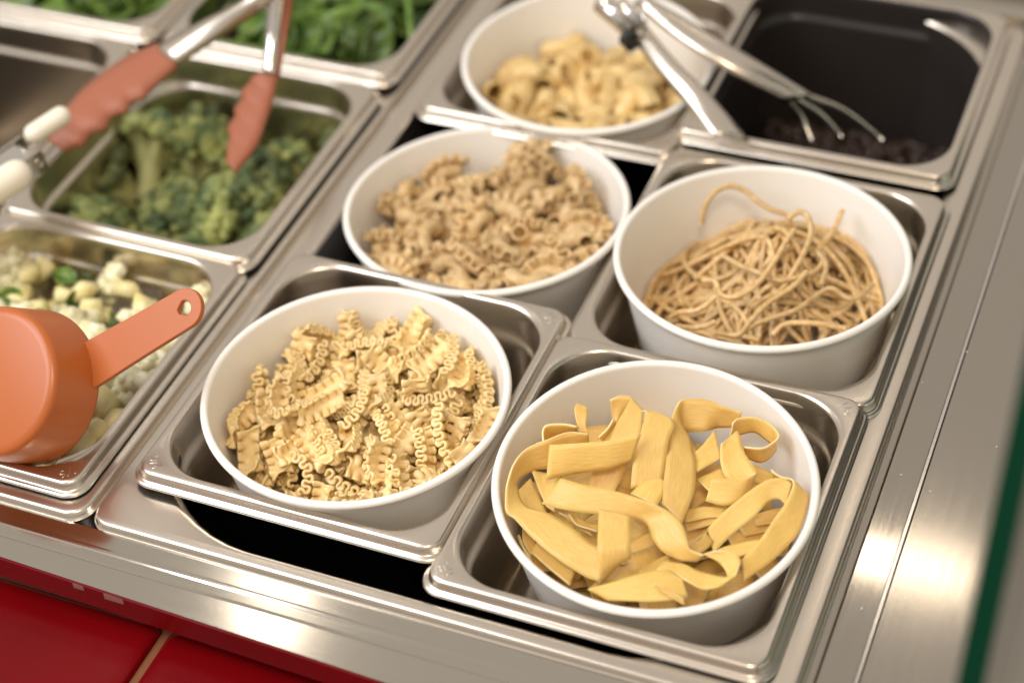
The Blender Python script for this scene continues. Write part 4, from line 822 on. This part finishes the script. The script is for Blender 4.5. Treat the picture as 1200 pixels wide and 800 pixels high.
# ------------------------------------------------------------------ sneeze guard: the upright end pane on the counter, seen almost edge-on
XG = 411.0
def on_x(px, py):
    d = ray(px, py); return CAM + d * ((XG - CAM[0]) / d[0])
ga, gb = on_x(1203, 490), on_x(1137, 800)
sl = (ga - gb) / (ga[2] - gb[2]); g_top = gb + sl * (420 - gb[2])
g_low = gb + sl * -14.0; zf = TZ + 3.8
out = [(g_top[1], g_top[2]), (g_low[1], g_low[2]), (g_low[1], zf), (-46.0, zf), (-46.0, CZ + .6), (520.0, CZ + .6), (520.0, 420.0)]
gd = empty('sneeze_guard', (XG, g_low[1], CZ)); tag(gd, 'upright glass end pane of the counter with a dark green edge', 'glass screen')
def loc_g(p): return (p[0] - XG, p[1] - g_low[1], p[2] - CZ)
n_ = len(out); V = [loc_g((XG + s, y, z)) for s in (-4, 4) for y, z in out]
F = [tuple(range(n_))[::-1], tuple(range(n_, 2 * n_))] + [(k, (k + 1) % n_, (k + 1) % n_ + n_, k + n_) for k in range(n_)]
obj('pane', V, F, M['glass'], gd, smooth=False)
def edge_strip(p, q_):
    d = np.array([q_[0] - p[0], q_[1] - p[1]]); d /= np.linalg.norm(d); nrm = np.array([d[1], -d[0]]) if d[1] < 0 else np.array([-1.0, 0])
    nrm = np.array([-abs(d[1]), d[0] * (1 if d[1] < 0 else -1)]); V = []
    for s in (-4.2, 4.2):
        for y, z in (p, q_):
            for o_ in (.05, .9): V.append(loc_g((XG + s, y + nrm[0] * o_, z + nrm[1] * o_)))
    return V, [(0, 1, 3, 2), (4, 6, 7, 5), (0, 4, 5, 1), (2, 3, 7, 6), (0, 2, 6, 4), (1, 5, 7, 3)]
ge = [edge_strip(out[k], out[k + 1]) for k in range(2)]
obj('ground_edge', *join(ge), M['glass_edge'], gd, smooth=False)

# ------------------------------------------------------------------ flour specks on the steel at the right
for i, (px, py) in enumerate([(1052, 470), (1081, 448), (1056, 556), (1168, 523), (1101, 494), (1010, 712), (1090, 575), (1133, 412), (1062, 700), (940, 745)]):
    V, F = lumpy(rnd.uniform(.35, .6), 50 + i, 1, .3); c_ = un(px, py, CZ + .35); V = [np.array(v) * (1, 1, .5) for v in V]
    o = obj('flour_speck', V, F, M['bowl'], None, True, c_); tag(o, 'tiny white flour speck on the bare steel right of the bowls', 'crumb', 'flour specks on the steel')

# ------------------------------------------------------------------ labels for the pieces that stand out of their heap by place
from bpy_extras.object_utils import world_to_camera_view
bpy.context.view_layer.update()
def name_extremes(group, noun):
    it = [o for o in COL.objects if o.get('group') == group]
    def at(o):
        c = o.matrix_world @ (sum((Vector(b) for b in o.bound_box), Vector()) / 8) if o.type == 'MESH' else o.matrix_world.translation
        return world_to_camera_view(sc, cam, c)
    P = {o.name: at(o) for o in it}; used = set()
    for key, rev, words in ((lambda p: p.y, True, 'at the very back of the heap'), (lambda p: p.x, False, 'farthest left in the heap'), (lambda p: p.x, True, 'farthest right in the heap'), (lambda p: p.y, False, 'closest to the front rim')):
        for o in sorted(it, key=lambda o: key(P[o.name]), reverse=rev):
            if o.name not in used: used.add(o.name); o['label'] = f'{noun} {words}'; break
name_extremes('ruffled pasta in the front bowl', 'pale ruffled pasta piece')
name_extremes('crested pasta in the middle bowl', 'crested curly pasta piece')
name_extremes('pasta elbows in the rear bowl', 'smooth pasta elbow')
